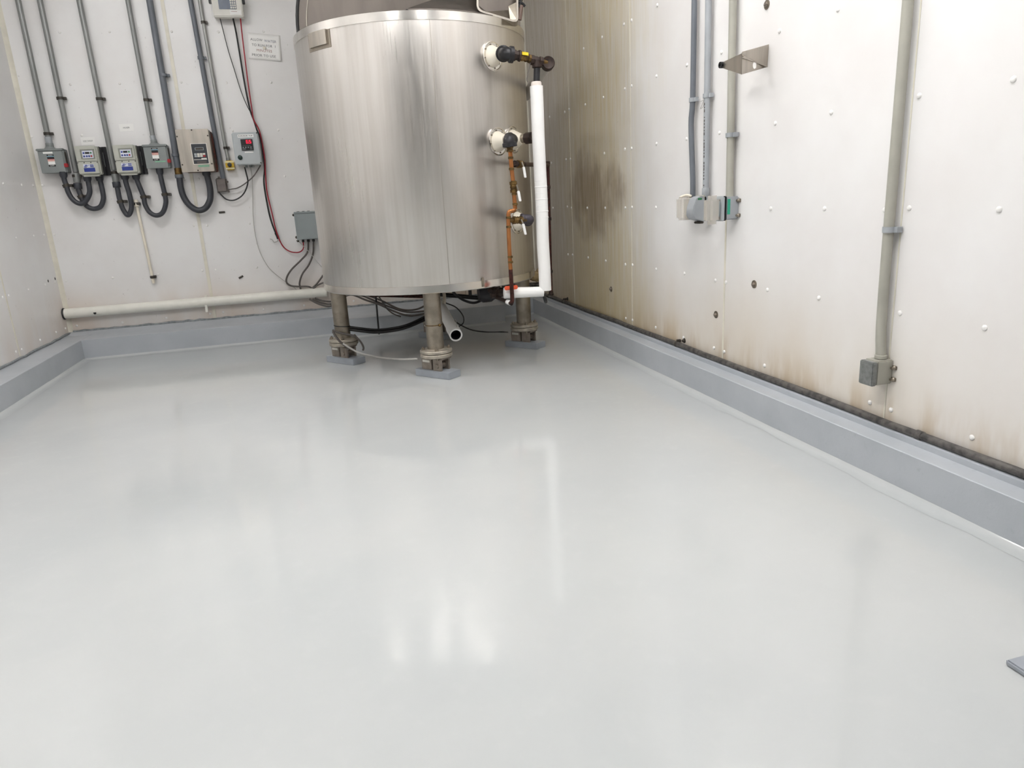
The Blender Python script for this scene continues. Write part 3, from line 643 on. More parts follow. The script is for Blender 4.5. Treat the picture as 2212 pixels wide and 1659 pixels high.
for j in range(nz+1):
    rows.append([(x0-.008+(W+.016)*i/nx, f-.004-.012*abs(math.sin(i*.9+j*.7))*random.random(), z0-.012+(HH+.02)*j/nz) for i in range(nx+1)])
strip(bm, None, rows); o = obj('film_wrap', bm, M_FILM, t)
md = o.modifiers.new('thickness', 'SOLIDIFY'); md.thickness = .0008

# ---- paper notice and wall labels
def sheet_lift(u, v): return .003+.05*max(0, u-.7)*max(0, .5-v)*2+.0025*math.sin(u*7)**2*(1-v)
p00, p10, p01, p11 = B(538, 127), B(608, 133), B(533, 70), B(605, 77)
bm = bmn(); rows = []
for j in range(9):
    row = []
    for i in range(13):
        u, v = i/12, j/8; q = (p00.lerp(p10, u)).lerp(p01.lerp(p11, u), v)
        row.append((q.x, YB-sheet_lift(u, v), q.z))
    rows.append(row)
strip(bm, None, rows); pap = obj('notice_sheet', bm, M_PAPER)
tag(pap, 'white laminated notice reading ALLOW WATER TO RUN, taped beside the tank', 'notice')
md = pap.modifiers.new('thickness', 'SOLIDIFY'); md.thickness = .0006
ux = (p10-p00).normalized(); uz = (p01-p00); uz = (uz-ux*uz.dot(ux)).normalized(); pw, ph = (p10-p00).length, (p01-p00).length
def pt(u, v): q = (p00.lerp(p10, u)).lerp(p01.lerp(p11, u), v); return Vector((q.x, YB-.0095, q.z))
note_text = [text('lettering', 'ALLOW', M_INK, pap, pt(.275, .755), ux, uz, ph*.095, squeeze=pw*.37),
text('lettering', 'WATER', M_INKB, pap, pt(.69, .74), ux, uz, ph*.095, squeeze=pw*.37),
text('lettering', 'TO RUN FOR  1', M_INK, pap, pt(.48, .55), ux, uz, ph*.095, squeeze=pw*.72),
text('lettering', 'MINUTES', M_INKR, pap, pt(.49, .355), ux, uz, ph*.095, squeeze=pw*.47),
text('lettering', 'PRIOR TO USE', M_INK, pap, pt(.47, .165), ux, uz, ph*.095, squeeze=pw*.73)]
for o in note_text:                                   # lay the print on the slightly curled sheet
    for v in o.data.vertices:
        q = v.co+ORG[pap.name]; e = q-p00; uu = e.dot(p10-p00)/pw**2; vv = e.dot(p01-p00)/ph**2
        v.co.y = YB-sheet_lift(min(max(uu, 0), 1), min(max(vv, 0), 1))-.0016-ORG[pap.name].y
q = pt(.50, .46); bm = bmn(); lathe(bm, (q.x, YB-.008, q.z), (0, -1, 0), [(.014, 0), (.013, .003), (.007, .006), (0, .007)], 16); obj('rivet_bulge', bm, M_BATTEN, pap)
def wall_label(label, s, q, name='wall_label'):
    a, b, c, d = (B(*p) for p in q); bm = bmn()
    prism(bm, [(c.x, YB-.002, c.z), (d.x, YB-.002, d.z), (b.x, YB-.002, b.z), (a.x, YB-.002, a.z)], (0, .0018, 0)); o = obj(name, bm, M_PAPER)
    tag(o, label, 'label'); u = (d-c).normalized(); wdt = (d-c).length
    text('lettering', s, M_INK, o, Vector(((a.x+b.x+c.x+d.x)/4, YB-.0022, (a.z+b.z+c.z+d.z)/4)), u, Vector((-u.z, 0, u.x)), .013, squeeze=wdt*(.45 if len(s) < 7 else .72))
wall_label('small white card reading MIXER', 'MIXER', ((256, 268.5), (287, 267), (260, 285), (290, 283)))
wall_label('small white card reading SIDE SWEEP', 'SIDE SWEEP', ((173.5, 297), (203.5, 295.5), (177, 314), (206, 312.5)))

# ---- loose cables on the back wall
def cable(label, pts, r, m, P=None, n=8, seg=8, name='cable', parts=()):
    pp = [Vector(p) for p in pts]; bm = bmn(); tube(bm, pp, r, seg, n)
    o = obj(name, bm, m); tag(o, label, 'cable'); return o
def Bs(off, *l): return [B(*p, off) for p in l]
cable('thin black lead from the film wrapped terminal', Bs(.06, (475, 38))+Bs(.03, (483, 70), (494, 112), (506, 150), (520, 195), (532, 225), (542, 244)), .0035, M_CABLEB)
cable('thick black cable hanging from the film wrapped terminal down past the controller', Bs(.06, (503.5, 40))+Bs(.03, (510, 70), (516, 105), (524, 155), (533, 205), (541, 240), (549, 262), (555, 281))+Bs(.02, (563, 300), (569.5, 340), (571.5, 365), (570, 395), (577, 440), (585, 475), (597, 508)), .0072, M_CABLEB)
cable('red cable running from the film wrapped terminal to the junction box beside the tank', Bs(.06, (519.5, 40))+Bs(.04, (523, 75), (529, 125), (536, 180), (543, 228), (548, 258))+Bs(.03, (561, 285), (571.5, 340), (573.5, 375), (577, 415), (588, 462), (597, 500), (610, 530), (626, 543), (645, 545), (655, 537))+[JB[0]], .0055, M_CABLER)
t = thing('cable_end', 'black plug and frayed wire at the end of the thick black cable', 'cable end', B(600, 514, .02))
bm = bmn(); tube(bm, Bs(.02, (595.5, 503), (599, 510), (601, 516)), .013, 10, 3); obj('plug', bm, M_BLK, t)
bm = bmn(); tube(bm, Bs(.02, (601, 516), (599, 521), (592, 523), (588, 518), (583, 516)), .004, 8, 6); obj('wire_tail', bm, M_CABLEW, t)
cable('black lead sagging between the controller and the brown box', Bs(.05, (528.5, 361), (532, 375), (535.5, 393), (530, 412), (520, 425), (505, 432.5), (490, 431), (478, 421), (472, 413)), .0062, M_CABLEB)
cable('dark lead crossing from the brown box up to the controller edge', Bs(.04, (492, 410), (500, 408.5), (513, 406), (530, 396), (548, 380), (563, 357)), .0052, M_CABLE)
cable('pale thin wire curving down to the cable bundle', Bs(.03, (541.5, 361), (545, 390), (546, 430), (547, 470), (552, 510), (562, 545), (580, 577), (605, 600), (630, 617), (643, 628)), .0032, M_CABLEW)
cable('left grey cable dropping from the junction box', [JB[1]]+Bs(.05, (664, 545), (650, 562), (630, 582), (620, 598), (619, 610), (628, 617), (645, 619), (665, 619), (675, 623)), .0085, M_CABLE)
cable('right grey cable dropping from the junction box', [JB[2]]+Bs(.05, (676, 548), (667, 572), (653, 592), (647, 612), (650, 626)), .0085, M_CABLE)
cable('pale stiff cord slanting from the junction box corner to the tank', [B(645, 521, .07), B(670, 547, .1), B(697, 579, .15), B(720, 600, .2)], .0032, M_CABLEW)
cable('grey cable rising behind the left edge of the tank', [B(675, 622, .06), B(685, 612, .06), B(697, 596, .06), B(712, 575, .06)], .0085, M_CABLE)
cable('second grey cable rising behind the left edge of the tank', [B(676, 624, .07), B(688, 615, .07), B(702, 610, .07), B(725, 606, .07)], .0075, M_CABLE)

# ---- capped cream stub conduit
a, b = B(292.5, 431, .03), B(332, 612, .03)
t = thing('stub_pipe', 'short thin cream pipe with dark clips below the MIXER drive', 'pipe', b)
bm = bmn(); cyl(bm, a.lerp(b, .06), b, .0125); obj('pipe', bm, M_CREAM, t)
bm = bmn(); lathe(bm, a, b-a, [(0, 0), (.017, 0), (.018, .03), (.021, .034), (.021, .06), (.0126, .064), (0, .064)], 16); obj('cap', bm, M_CREAM, t)
for s in ((295.5, 440), (330.5, 598)):
    bm = bmn(); c = B(*s, .03); box(bm, c.x-.022, c.x+.026, YB-.05, YB, c.z-.013, c.z+.011, .003); obj('clip', bm, M_ANCHOR, t)

# ---- big white pipe along the foot of the wall
zc = (B(137.5, 665.4, .075).z+B(146.6, 685.5, .075).z+B(705.6, 623.5, .075).z+B(707.4, 642.5, .075).z)/4
t = thing('drain_pipe', 'thick white plastic pipe running level along the foot of the back wall', 'pipe', (-1.1, YB-.06, zc-.045))
bm = bmn(); xa, xb = XL+.008, B(706, 633, .06).x; lathe(bm, (xa, YB-.06, zc), (1, 0, 0), [(0, 0), (.045, 0), (.045, xb-xa), (.038, xb-xa), (.038, xb-xa-.1), (0, xb-xa-.1)], 28); obj('pipe', bm, M_CREAMP, t)
bm = bmn(); lathe(bm, (XL, YB-.06, zc), (1, 0, 0), [(.048, 0), (.052, .004), (.05, .012), (.045, .014)], 28); obj('wall_collar', bm, M_GASKET, t)
for p in ((445.5, 655),):
    bm = bmn(); c = B(*p, .06); strap_ring(bm, (c.x, YB-.06, zc), (1, 0, 0), .0475, .022); box(bm, c.x-.011, c.x+.011, YB-.1, YB-.096, zc-.09, zc-.02, .001); box(bm, c.x-.011, c.x+.011, YB-.016, YB, zc+.03, zc+.056, .001); obj('strap', bm, M_CREAMP, t)
c = B(205, 676, .1); bm = bmn(); lathe(bm, (c.x, YB-.1035, c.z), (0, -1, 0), [(0, .001), (.012, .001), (.013, -.002)], 14); obj('plug_hole', bm, M_GASKET, t)

# ================================================================== THE TANK
t = tank = thing('storage_tank', 'large upright stainless steel tank on four legs in the corner', 'tank', (TC.x, TC.y, 0))
def tz(az, r, z): a = math.radians(az); return Vector((TC.x+r*math.cos(a), TC.y+r*math.sin(a), z))
bm = bmn(); lathe(bm, (TC.x, TC.y, 0), Z, [(0, .53), (.25, .545), (.6, .585), (TR-.03, TZ0), (TR-.004, TZ0+.002), (TR, TZ0+.01), (TR, TZ1-.01), (TR-.03, TZ1-.012), (TR-.035, 1.1), (.3, 1.0), (0, .98)], 128); shell = obj('shell', bm, M_TANK, t)
bm = bmn(); lathe(bm, (TC.x, TC.y, 0), Z, [(TR+.0005, TZ1-.052), (TR+.004, TZ1-.051), (TR+.004, TZ1-.001), (TR+.003, TZ1), (TR-.034, TZ1), (TR-.034, TZ1-.012)], 128); obj('top_band', bm, M_BAND, t)
bm = bmn(); lathe(bm, (TC.x, TC.y, 0), Z, [(TR+.0005, TZ0+.052), (TR+.003, TZ0+.051), (TR+.003, TZ0+.004), (TR-.002, TZ0-.001), (TR-.03, TZ0-.001)], 128); obj('bottom_band', bm, M_BAND, t)
def patch(bm, az0, az1, z0, z1, r, th, n=10):
    rows = [[tz(az0+(az1-az0)*i/n, r, z) for i in range(n+1)] for z in (z0, z1)]
    out = [[tz(az0+(az1-az0)*i/n, r+th, z) for i in range(n+1)] for z in (z0, z1)]
    strip(bm, None, [rows[0], out[0], out[1], rows[1]])
    for i in (0, n): bm.faces.new([bm.verts.new(v) for v in (rows[0][i], out[0][i], out[1][i], rows[1][i])])
    return bm
bm = bmn(); patch(bm, -89.75, -89.45, TZ0+.053, TZ1-.053, TR, .0008, 1); obj('weld_seam', bm, M_SS, t)
bm = bmn(); patch(bm, -73.5, -72.2, TZ0+.012, TZ0+.07, TR+.003, .004, 2); obj('stop_tab', bm, M_SSD, t)
bm = bmn(); patch(bm, -152.0, -136.2, 2.118, TZ1-.04, TR, .003); npb = obj('plate_bracket', bm, M_SSD, t)
bm = bmn(); patch(bm, -150.2, -138.0, 2.138, TZ1-.048, TR+.003, .012); obj('name_plate', bm, M_SS, npb)
# legs on load cells
UL = Vector((math.cos(math.radians(-51)), math.sin(math.radians(-51)), 0)); US = Vector((-UL.y, UL.x, 0))
def leg(c, collar=False):
    c = Vector((c[0], c[1], 0))
    bm = bmn(); lathe(bm, c, Z, [(0, .17), (.058, .17), (.058, .60), (0, .60)], 28); lg = obj('leg', bm, M_SSD, tank)
    bm = bmn(); lathe(bm, c, Z, [(0, .168), (.106, .168), (.11, .172), (.11, .186), (.106, .190), (.075, .192), (.062, .197), (.058, .197)], 36); obj('flange', bm, M_CAST, lg)
    bm = bmn(); lathe(bm, c, Z, [(0, .140), (.105, .140), (.11, .144), (.11, .160), (.106, .165), (0, .165)], 36); obj('flange', bm, M_CAST, lg)
    for k in range(4):
        a = math.radians(-51+45+90*k); p = c+Vector((math.cos(a), math.sin(a), 0))*.088
        bm = bmn(); lathe(bm, p, Z, [(0, .19), (.013, .19), (.013, .202), (.007, .204), (.007, .212), (0, .212)], 6); obj('bolt', bm, M_SSD, lg); bm = bmn(); lathe(bm, p, Z, [(0, .126), (.010, .126), (.010, .14), (0, .14)], 6); obj('nut', bm, M_SSD, lg)
    # inverted-U yoke: two cheeks and a cross pin
    for s in (-1, 1):
        bm = bmn(); obox(bm, c+UL*.040+US*(s*.040)+Z*.090, UL*.036, US*.009, Z*.048, .002); obj('yoke_cheek', bm, M_CELL, lg)
    bm = bmn(); obox(bm, c+UL*.030+Z*.133, UL*.060, US*.049, Z*.007, .002); obj('yoke_top', bm, M_CELL, lg)
    bm = bmn(); cyl(bm, c+UL*.042-US*.060+Z*.082, c+UL*.042+US*.060+Z*.082, .017, seg=6); obj('pin', bm, M_CELL, lg)
    bm = bmn(); obox(bm, c-UL*.060+Z*.087, UL*.046, US*.042, Z*.040, .003); cell = obj('load_cell', bm, M_CELL, lg)
    bm = bmn(); obox(bm, c-UL*.062-US*.0425+Z*.108, UL*.032, US*.001, Z*.008); obj('serial_plate', bm, M_KEY, cell)
    bm = bmn(); lathe(bm, c-UL*.075+Z*.126, Z, [(.012, 0), (.012, .006), (.007, .012), (0, .013)], 6); obj('plug_screw', bm, M_CELL, cell)
    bm = bmn(); obox(bm, c+Z*.0235, UL*.155, US*.062, Z*.0245, .003); obj('foot_plate', bm, mat('foot_paint', '#9ca1a8', .4, var=.06), lg)
    if collar:
        bm = bmn(); strap_ring(bm, c+Z*.36, Z, .0595, .006); ball(bm, c+Z*.36+Vector((.03, -.055, 0)), .010); obj('hose_clamp', bm, M_BRASS, lg)
    return lg
LEGS = [(.673, 4.629), (.079, 5.406), (1.486, 5.253), (.889, 6.03)]
for i, c in enumerate(LEGS): leg(c, i == 0)
# raised half lid with gasket, and the sloping front cover
a0 = math.radians(-166); hx = Vector((math.cos(a0), math.sin(a0), 0)); hn = Vector((-hx.y, hx.x, 0))
if hn.y < 0: hn = -hn
cc = TC+Z*(TZ1+.004); RL = TR-.012
arc = [cc+hx*(RL*math.cos(math.pi*i/48))+Z*(RL*math.sin(math.pi*i/48)) for i in range(49)]
bm = bmn(); prism(bm, arc, hn*.035); lid = obj('raised_lid', bm, M_LIDIN, t)
bm = bmn(); tube(bm, [p-hn*.002 for p in arc], .011, 8, 0); obj('gasket', bm, M_GASKET, lid)
bm = bmn(); arc2 = [cc+hx*((RL-.06)*math.cos(math.pi*i/48))+Z*((RL-.06)*math.sin(math.pi*i/48)+.0) for i in range(49)]; tube(bm, [p-hn*.002 for p in arc2], .004, 6, 0); obj('lid_rim', bm, M_SS, lid)
rim = [tz(az, TR-.03, TZ1+.004) for az in range(-99, -24, 5)]
q1, q2 = at_y(985, -14, 5.1), at_y(1140, -40, 5.3)
bm = bmn(); prism(bm, rim+[q2, q1], (0, 0, .012)); fc = obj('front_cover', bm, M_LIDIN, t)
bm = bmn(); tube(bm, [rim[0], rim[0].lerp(q1, .5), q1], .009, 8, 0); obj('gasket', bm, M_GASKET, fc)
# open box trough on the rim with its clamp
yq = 4.70
out = [(1029, -45), (1029.5, 12), (1032, 20), (1037, 25), (1046, 28.5), (1108, 47), (1115, 47), (1119, 43), (1120, 36), (1119, -45)]
inn = [(1033, -45), (1033.5, 11), (1035.5, 17), (1040, 21.5), (1048, 24.5), (1108, 42.5), (1113, 42.5), (1115, 40), (1116, 35), (1115, -45)]
o3 = [at_y(*p, yq) for p in out]; i3 = [at_y(*p, yq) for p in inn]
bm = bmn(); D = Vector((.10, .42, .0)); strip(bm, None, [o3, i3, [p+D for p in i3], [p+D for p in o3], o3]); tr = obj('trough', bm, M_SS, t)
bm = bmn(); prism(bm, [p+D*.45 for p in i3], D*.02); obj('trough_back', bm, M_LIDIN, tr)
bm = bmn(); prism(bm, [at_y(1046, 25, yq)+D*.02, at_y(1099, 10, yq)+D*.3, at_y(1103, 40, yq)+D*.06], D*.02); prism(bm, [at_y(1099, 9, yq)+D*.1, at_y(1117, 2, yq)+D*.05, at_y(1116, 41, yq)+D*.03, at_y(1102, 41, yq)+D*.05], D*.02); obj('trough_gusset', bm, M_SSD, tr)
clm = thing('lid_clamp', 'dark clamp with a brown lever at the right end of the trough', 'clamp', at_y(1126, 20, 4.72))
bm = bmn(); tube(bm, [at_y(*p, 4.72) for p in ((1126, 12), (1124.5, 25), (1123, 36), (1122, 43))], .014, 10, 4); obj('lever', bm, mat('brown_lever', '#6f5a50', .5, var=.1), clm)
bm = bmn(); tube(bm, [at_y(*p, 4.72) for p in ((1118, 4), (1124, 6), (1129, 8), (1134, 14))], .009, 8, 4); tube(bm, [at_y(*p, 4.72) for p in ((1121, -6), (1124, 4), (1122, 16))], .008, 8, 4); obj('jaw', bm, M_BLK, clm)

# nozzles: bolted collar, cream boss, brass neck
def nozzle(px, py, rr=.088, L=.075):
    p = tank_at(px, py); n = Vector((p.x-TC.x, p.y-TC.y, 0)).normalized(); az = math.degrees(math.atan2(n.y, n.x))
    bm = bmn(); lathe(bm, p-n*.004, n, [(rr*.6, 0), (rr*.97, 0), (rr, .008), (rr, .014), (rr*.94, .016), (rr*.90, .010), (rr*.70, .009), (rr*.66, .006)], 40); nz = obj('nozzle', bm, M_BAND, tank)
    u, v, a = frame(n)
    for k in range(8):
        q = p+n*.006+(u*math.cos(k*math.pi/4+.2)+v*math.sin(k*math.pi/4+.2))*(rr*.80); bm = bmn(); lathe(bm, q, n, [(.0045, 0), (.0045, .004), (0, .005)], 8); obj('bolt', bm, M_SSD, nz)
    bm = bmn(); lathe(bm, p, n, [(0, -.002), (rr*.72, -.002), (rr*.74, .008), (rr*.66, .022), (rr*.52, L*.62), (rr*.42, L*.86), (rr*.38, L), (0, L)], 36); obj('boss', bm, M_CREAM, nz)
    bm = bmn(); cyl(bm, p+n*(L*.9), p+n*(L+.035), .026); obj('neck', bm, M_BRASS, nz)
    return p, n
def elbow_fit(bm, pts, r, collar=1.22):
    P = [Vector(p) for p in pts]; tube(bm, P, r, 16, 8)
    for a, b in ((P[0], P[1]), (P[-1], P[-2])):
        d = (b-a).normalized(); lathe(bm, a, d, [(0, 0), (r*collar, 0), (r*collar, r*.55), (r*1.02, r*.75)], 20)
    return bm
def fit(bm, p0, p1, r, bulge=1.0):
    p0, p1 = Vector(p0), Vector(p1); h = (p1-p0).length
    return lathe(bm, p0, p1-p0, [(0, 0), (r, 0), (r, h*.28), (r*.82, h*.32), (r*.82*bulge, h*.5), (r*.82, h*.68), (r, h*.72), (r, h), (0, h)], 8)
# upper nozzle and water supply run
p, n = nozzle(1063, 122); yN = 4.5
e0 = p+n*.10; e2 = at_y(1108, 118.5, yN)
t = thing('water_supply_line', 'black iron and brass pipe run with yellow tag at the top nozzle of the tank', 'pipework', at_y(1160, 178, yN))
bm = bmn(); m1 = at_y(1083, 118, yN+.03); elbow_fit(bm, [e0, e0.lerp(m1, .55)+n*.012, at_y(1094, 117, yN), e2], .040); obj('elbow', bm, M_IRON, t)
bm = bmn(); fit(bm, at_y(1109, 119, yN), at_y(1124, 121, yN), .034); obj('union', bm, M_RUST, t)
bm = bmn(); fit(bm, at_y(1123, 121.5, yN), at_y(1148, 128, yN), .026, 1.25); vv = obj('ball_valve', bm, M_BRASS, t)
bm = bmn(); a, b = at_y(1127, 115, yN-.03), at_y(1142, 117, yN-.03); obox(bm, (a+b)/2, (b-a)/2, Y*.002, Z*.0105, .004); cyl(bm, at_y(1136, 124, yN), at_y(1136, 117, yN-.02), .006); obj('valve_tag', bm, M_TAGY, vv)
bm = bmn(); fit(bm, at_y(1146, 129, yN), at_y(1172, 134, yN), .030, 1.1); cyl(bm, at_y(1158.5, 131, yN), at_y(1160, 144, yN), .027); lathe(bm, at_y(1160, 140, yN), -Z, [(.032, 0), (.032, .016), (.02, .02)], 18); obj('tee', bm, M_RUST, t)
bm = bmn(); cyl(bm, at_y(1171, 133, yN), at_y(1182, 136, yN), .017); obj('nipple', bm, M_BRASS, t)
ea = at_y(1184, 137, yN); eb = at_y(1136, 207, 5.35)
bm = bmn(); dd = (eb-ea).normalized(); lathe(bm, ea-dd*.02, dd, [(0, .004), (.030, .004), (.036, 0), (.041, .006), (.041, .05), (.034, .056)], 24); obj('end_cap', bm, M_RUST, t)
bm = bmn(); cyl(bm, ea+dd*.02, eb, .036); obj('return_pipe', bm, mat('dull_pvc', '#b9b5ae', .4, var=.05), t)
bm = bmn(); cyl(bm, at_y(1160, 143, yN), at_y(1159, 185, yN), .0205); obj('riser', bm, M_IRON, t)
bm = bmn(); tube(bm, [at_y(*q, yN-.01) for q in ((1146, 133), (1143, 150), (1138, 170), (1140, 178))], .0022, 6, 5); obj('tag_wire', bm, M_CABLE, t)
# white insulated drop and its horizontal leg
t = thing('insulated_pipe', 'white jacketed insulated pipe dropping beside the tank then turning under it', 'insulated pipe', at_y(1178, 630, yN))
pts = [at_y(*q, yN) for q in ((1158.5, 186), (1160.5, 230), (1163, 300), (1166, 360), (1170, 440), (1172.5, 520), (1176, 580), (1178, 627))]
bm = bmn(); tube(bm, pts, .0415, 22, 5); jk = obj('jacket', bm, M_WHITE, t)
bm = bmn()
for k in range(7):
    c = pts[3].lerp(pts[4], k/6+.35); u = .041+.0012*(k % 2); lathe(bm, c, (pts[4]-pts[3]), [(u-.002, 0), (u+.0012, .006), (u-.002, .014)], 22)
obj('wrap_crease', bm, M_WHITE, jk)
bm = bmn(); lathe(bm, at_y(1158, 176, yN), pts[0]-at_y(1158, 176, yN), [(.02, 0), (.030, .002), (.033, .01), (.034, .07), (0, .07)], 16); obj('end_wrap', bm, mat('off_white_wrap', '#e4dad2', .6, var=.06), t)
bm = bmn(); cyl(bm, at_y(1173, 630, yN), at_y(1089, 633, yN+.02), .034, .036, 22); obj('horizontal_jacket', bm, M_WHITE, t)
bm = bmn(); tube(bm, [at_y(1176, 640, yN), at_y(1178, 648, yN), at_y(1179, 652, yN+.05)], .012, 8, 3); obj('drip_stub', bm, M_BLK, t)
# middle nozzles
p, n = nozzle(1075, 306); p3, n3 = nozzle(1107, 302); p4, n4 = nozzle(1116, 478)
t = thing('copper_line', 'copper pipe with white lever valves running down the right of the tank', 'pipework', at_y(1107, 655, 4.45))
yC = 4.45
bm = bmn(); e0 = p+n*.10; elbow_fit(bm, [e0, e0+n*.03, at_y(1100, 303, yC), at_y(1101.5, 317, yC)], .038); obj('elbow', bm, M_IRON, t)
bm = bmn(); fit(bm, at_y(1101.2, 316, yC), at_y(1102, 328, yC), .024); obj('adapter', bm, M_BRASS, t)
up_ = [at_y(*q, yC) for q in ((1102, 326), (1105, 362), (1109, 400), (1112.5, 446), (1113, 452))]
bm = bmn(); tube(bm, up_, .0135, 14, 3); obj('upper_pipe', bm, M_COPPER, t)
lo = [at_y(*q, yC) for q in ((1113, 452), (1108, 455.5), (1101.5, 456.5), (1098.5, 462), (1098.3, 480), (1099.5, 520), (1101.5, 560), (1103, 582))]
bm = bmn(); tube(bm, lo, .0135, 14, 4); obj('lower_pipe', bm, M_COPPER, t)
lo2 = [at_y(*q, yC) for q in ((1103, 582), (1104, 600), (1105.5, 625), (1106.5, 648), (1104.5, 656))]
bm = bmn(); tube(bm, lo2, .0138, 14, 4); obj('rusted_pipe', bm, M_COPRUST, t)
for q in ((1103.2, 341), (1105, 365), (1109, 393), (1111, 419), (1112.6, 441), (1098.5, 470), (1099, 490), (1102, 555), (1102.7, 566)):
    bm = bmn(); c = at_y(*q, yC); lathe(bm, c-Z*.008, Z, [(.0135, 0), (.0172, .002), (.0172, .014), (.0135, .016)], 16); obj('coupling', bm, M_BRASS, t)
def lever_valve(c, ax, hpts, hy):
    bm = bmn(); ax = Vector(ax).normalized(); fit(bm, c-ax*.034, c+ax*.034, .025, 1.2); v = obj('ball_valve', bm, M_BRASS, t)
    hp = [at_y(*q, hy) for q in hpts]
    bm = bmn(); tube(bm, hp[:2], .005, 8, 0); obj('stem_link', bm, M_SS, v)
    bm = bmn(); d = (hp[2]-hp[1]); obox(bm, (hp[1]+hp[2])/2, d/2, X*.0085, Y*.004, .003); obj('lever', bm, M_WHITE, v)
lever_valve(at_y(1109.5, 404, yC), up_[3]-up_[1], ((1116, 400), (1119.5, 412), (1124, 435)), yC-.03)
# side branch to the wall
b0, b1 = at_y(1107, 354, yC), at_y(1184, 357, 5.05)
bm = bmn(); cyl(bm, b0, b0.lerp(b1, .35), .014); fit(bm, b0.lerp(b1, .05), b0.lerp(b1, .09), .022); obj('branch', bm, M_RUST, t)
bm = bmn(); cyl(bm, b0.lerp(b1, .3), b1, .0145); obj('branch_pipe', bm, mat('brown_pipe', '#54423a', .45, .5, var=.1), t)
lever_valve(b0.lerp(b1, .17), b1-b0, ((1127, 350), (1131, 360), (1135, 384)), yC+.06)
# bottom side nozzle fittings
c0 = at_y(1100, 476, yC); c1 = at_y(1136, 475, yC+.03)
bm = bmn(); cyl(bm, c0, c1, .014); obj('bottom_branch', bm, M_BRASS, t)
lever_valve(c0.lerp(c1, .5), c1-c0, ((1126, 474), (1130, 483), (1135.5, 507)), yC-.02)
bm = bmn(); c = at_y(1140, 473, yC+.05); elbow_fit(bm, [p4+n4*.09, p4.lerp(c, .6)+n4*.05, c, c-X*.045], .03); obj('bottom_elbow', bm, M_PLUM, t)
cap = thing('nozzle_cap', 'dark brown hexagonal cap screwed on the plugged nozzle beside the copper line', 'pipe cap', p3+n3*.11)
bm = bmn(); lathe(bm, p3+n3*.10, n3, [(0, 0), (.034, 0), (.036, .006), (.036, .05), (.03, .056), (0, .056)], 8); obj('cap', bm, M_RUST, cap)
bm = bmn(); cyl(bm, p3+n3*.07, p3+n3*.102, .027); obj('nipple', bm, M_SSD, cap)
# far copper riser near the wall
w0, w1 = at_y(1183, 352, 5.05), at_y(1190.5, 632, 5.05)
t = thing('wall_riser', 'slim brown copper riser between the white jacketed pipe and the stained wall', 'pipe', w1)
bm = bmn(); tube(bm, [w0, w0.lerp(w1, .5), w1], .0125, 12, 0); obj('pipe', bm, M_COPRUST, t)
for k in (.0, .18, .42, .83, 1.):
    bm = bmn(); c = w0.lerp(w1, k); lathe(bm, c-Z*.012, Z, [(.0125, 0), (.017, .002), (.017, .022), (.0125, .024)], 14); obj('coupling', bm, M_RUST, t)
# gear under the tank
t = thing('outlet_pipework', 'dark valve, bracing bars and pipes slung under the tank', 'pipework', (1.0, 5.3, .42))
bm = bmn(); cyl(bm, at_y(905, 632, 5.75), at_y(1052, 645, 5.55), .018, seg=12); cyl(bm, at_y(1016, 644, 5.6), at_y(1015, 622, 5.6), .014, seg=12); obj('bar', bm, M_BLK, t)
bm = bmn(); cyl(bm, at_y(800, 637, 6.1), at_y(935, 641, 6.0), .016, seg=12); obj('rust_bar', bm, M_COPRUST, t)
bm = bmn(); c = at_y(1052, 634, 5.0); lathe(bm, c+Vector((-.06, .02, 0)), X, [(0, 0), (.05, .0), (.068, .03), (.068, .09), (.05, .12), (0, .12)], 20); cyl(bm, c, c+Z*.09, .03); obj('valve_body', bm, M_IRON, t)
bm = bmn(); c = at_y(1075, 632, 4.75); fit(bm, c-X*.05, c+X*.08, .038, 1.15); ball(bm, c+Vector((-.05, 0, .02)), .022); lathe(bm, c+Z*.02, Z, [(.02, 0), (.02, .03), (.012, .035), (.012, .05), (0, .05)], 12); obj('ball_valve', bm, M_RUST, t)
bm = bmn(); a, b = at_y(1090, 623, 4.462), at_y(1118, 620, 4.462); obox(bm, (a+b)/2, (b-a)/2, Y*.009, Z*.0135, .005); obj('orange_lever', bm, M_ORANGE, t)
bm = bmn(); a, b = at_y(1072, 642, 4.75), at_y(1105, 656, 4.45); cyl(bm, a, b, .013); obj('drain_tube', bm, M_RUST, t)
bm = bmn(); lathe(bm, a.lerp(b, .74), b-a, [(.013, 0), (.0165, .002), (.0165, .05), (.013, .052)], 14); obj('thread_tape', bm, M_WHITE, t)
bm = bmn(); tube(bm, [at_y(*q, 5.3) for q in ((972, 622), (985, 637), (1003, 649), (1025, 654), (1048, 645))], .010, 8, 6); obj('hose', bm, M_BLK, t)
bm = bmn(); tube(bm, [at_y(*q, 4.8) for q in ((958, 628), (960, 640), (959.5, 656))], .012, 8, 4); obj('hanging_strap', bm, M_SSD, t)
c = at_y(1160, 597, 5.9); bm = bmn(); ball(bm, c, .075, (1, 1, .6), 20)
for v in bm.verts: v.co += Vector((random.uniform(-.006, .006), random.uniform(-.006, .006), random.uniform(-.006, .006)))
ball(bm, c+Vector((.05, .02, .03)), .05)
o = obj('insulation_lump', bm, M_TAN); tag(o, 'tan lump of foam insulation between tank and wall', 'insulation')
bm = bmn(); a, b = at_y(1085, 617, 5.9), at_y(1180, 614, 5.9); cyl(bm, a, b, .02, seg=12); o = obj('cross_pipe', bm, M_MUCK); tag(o, 'grimy cross pipe behind the white jacketed pipe', 'pipe')
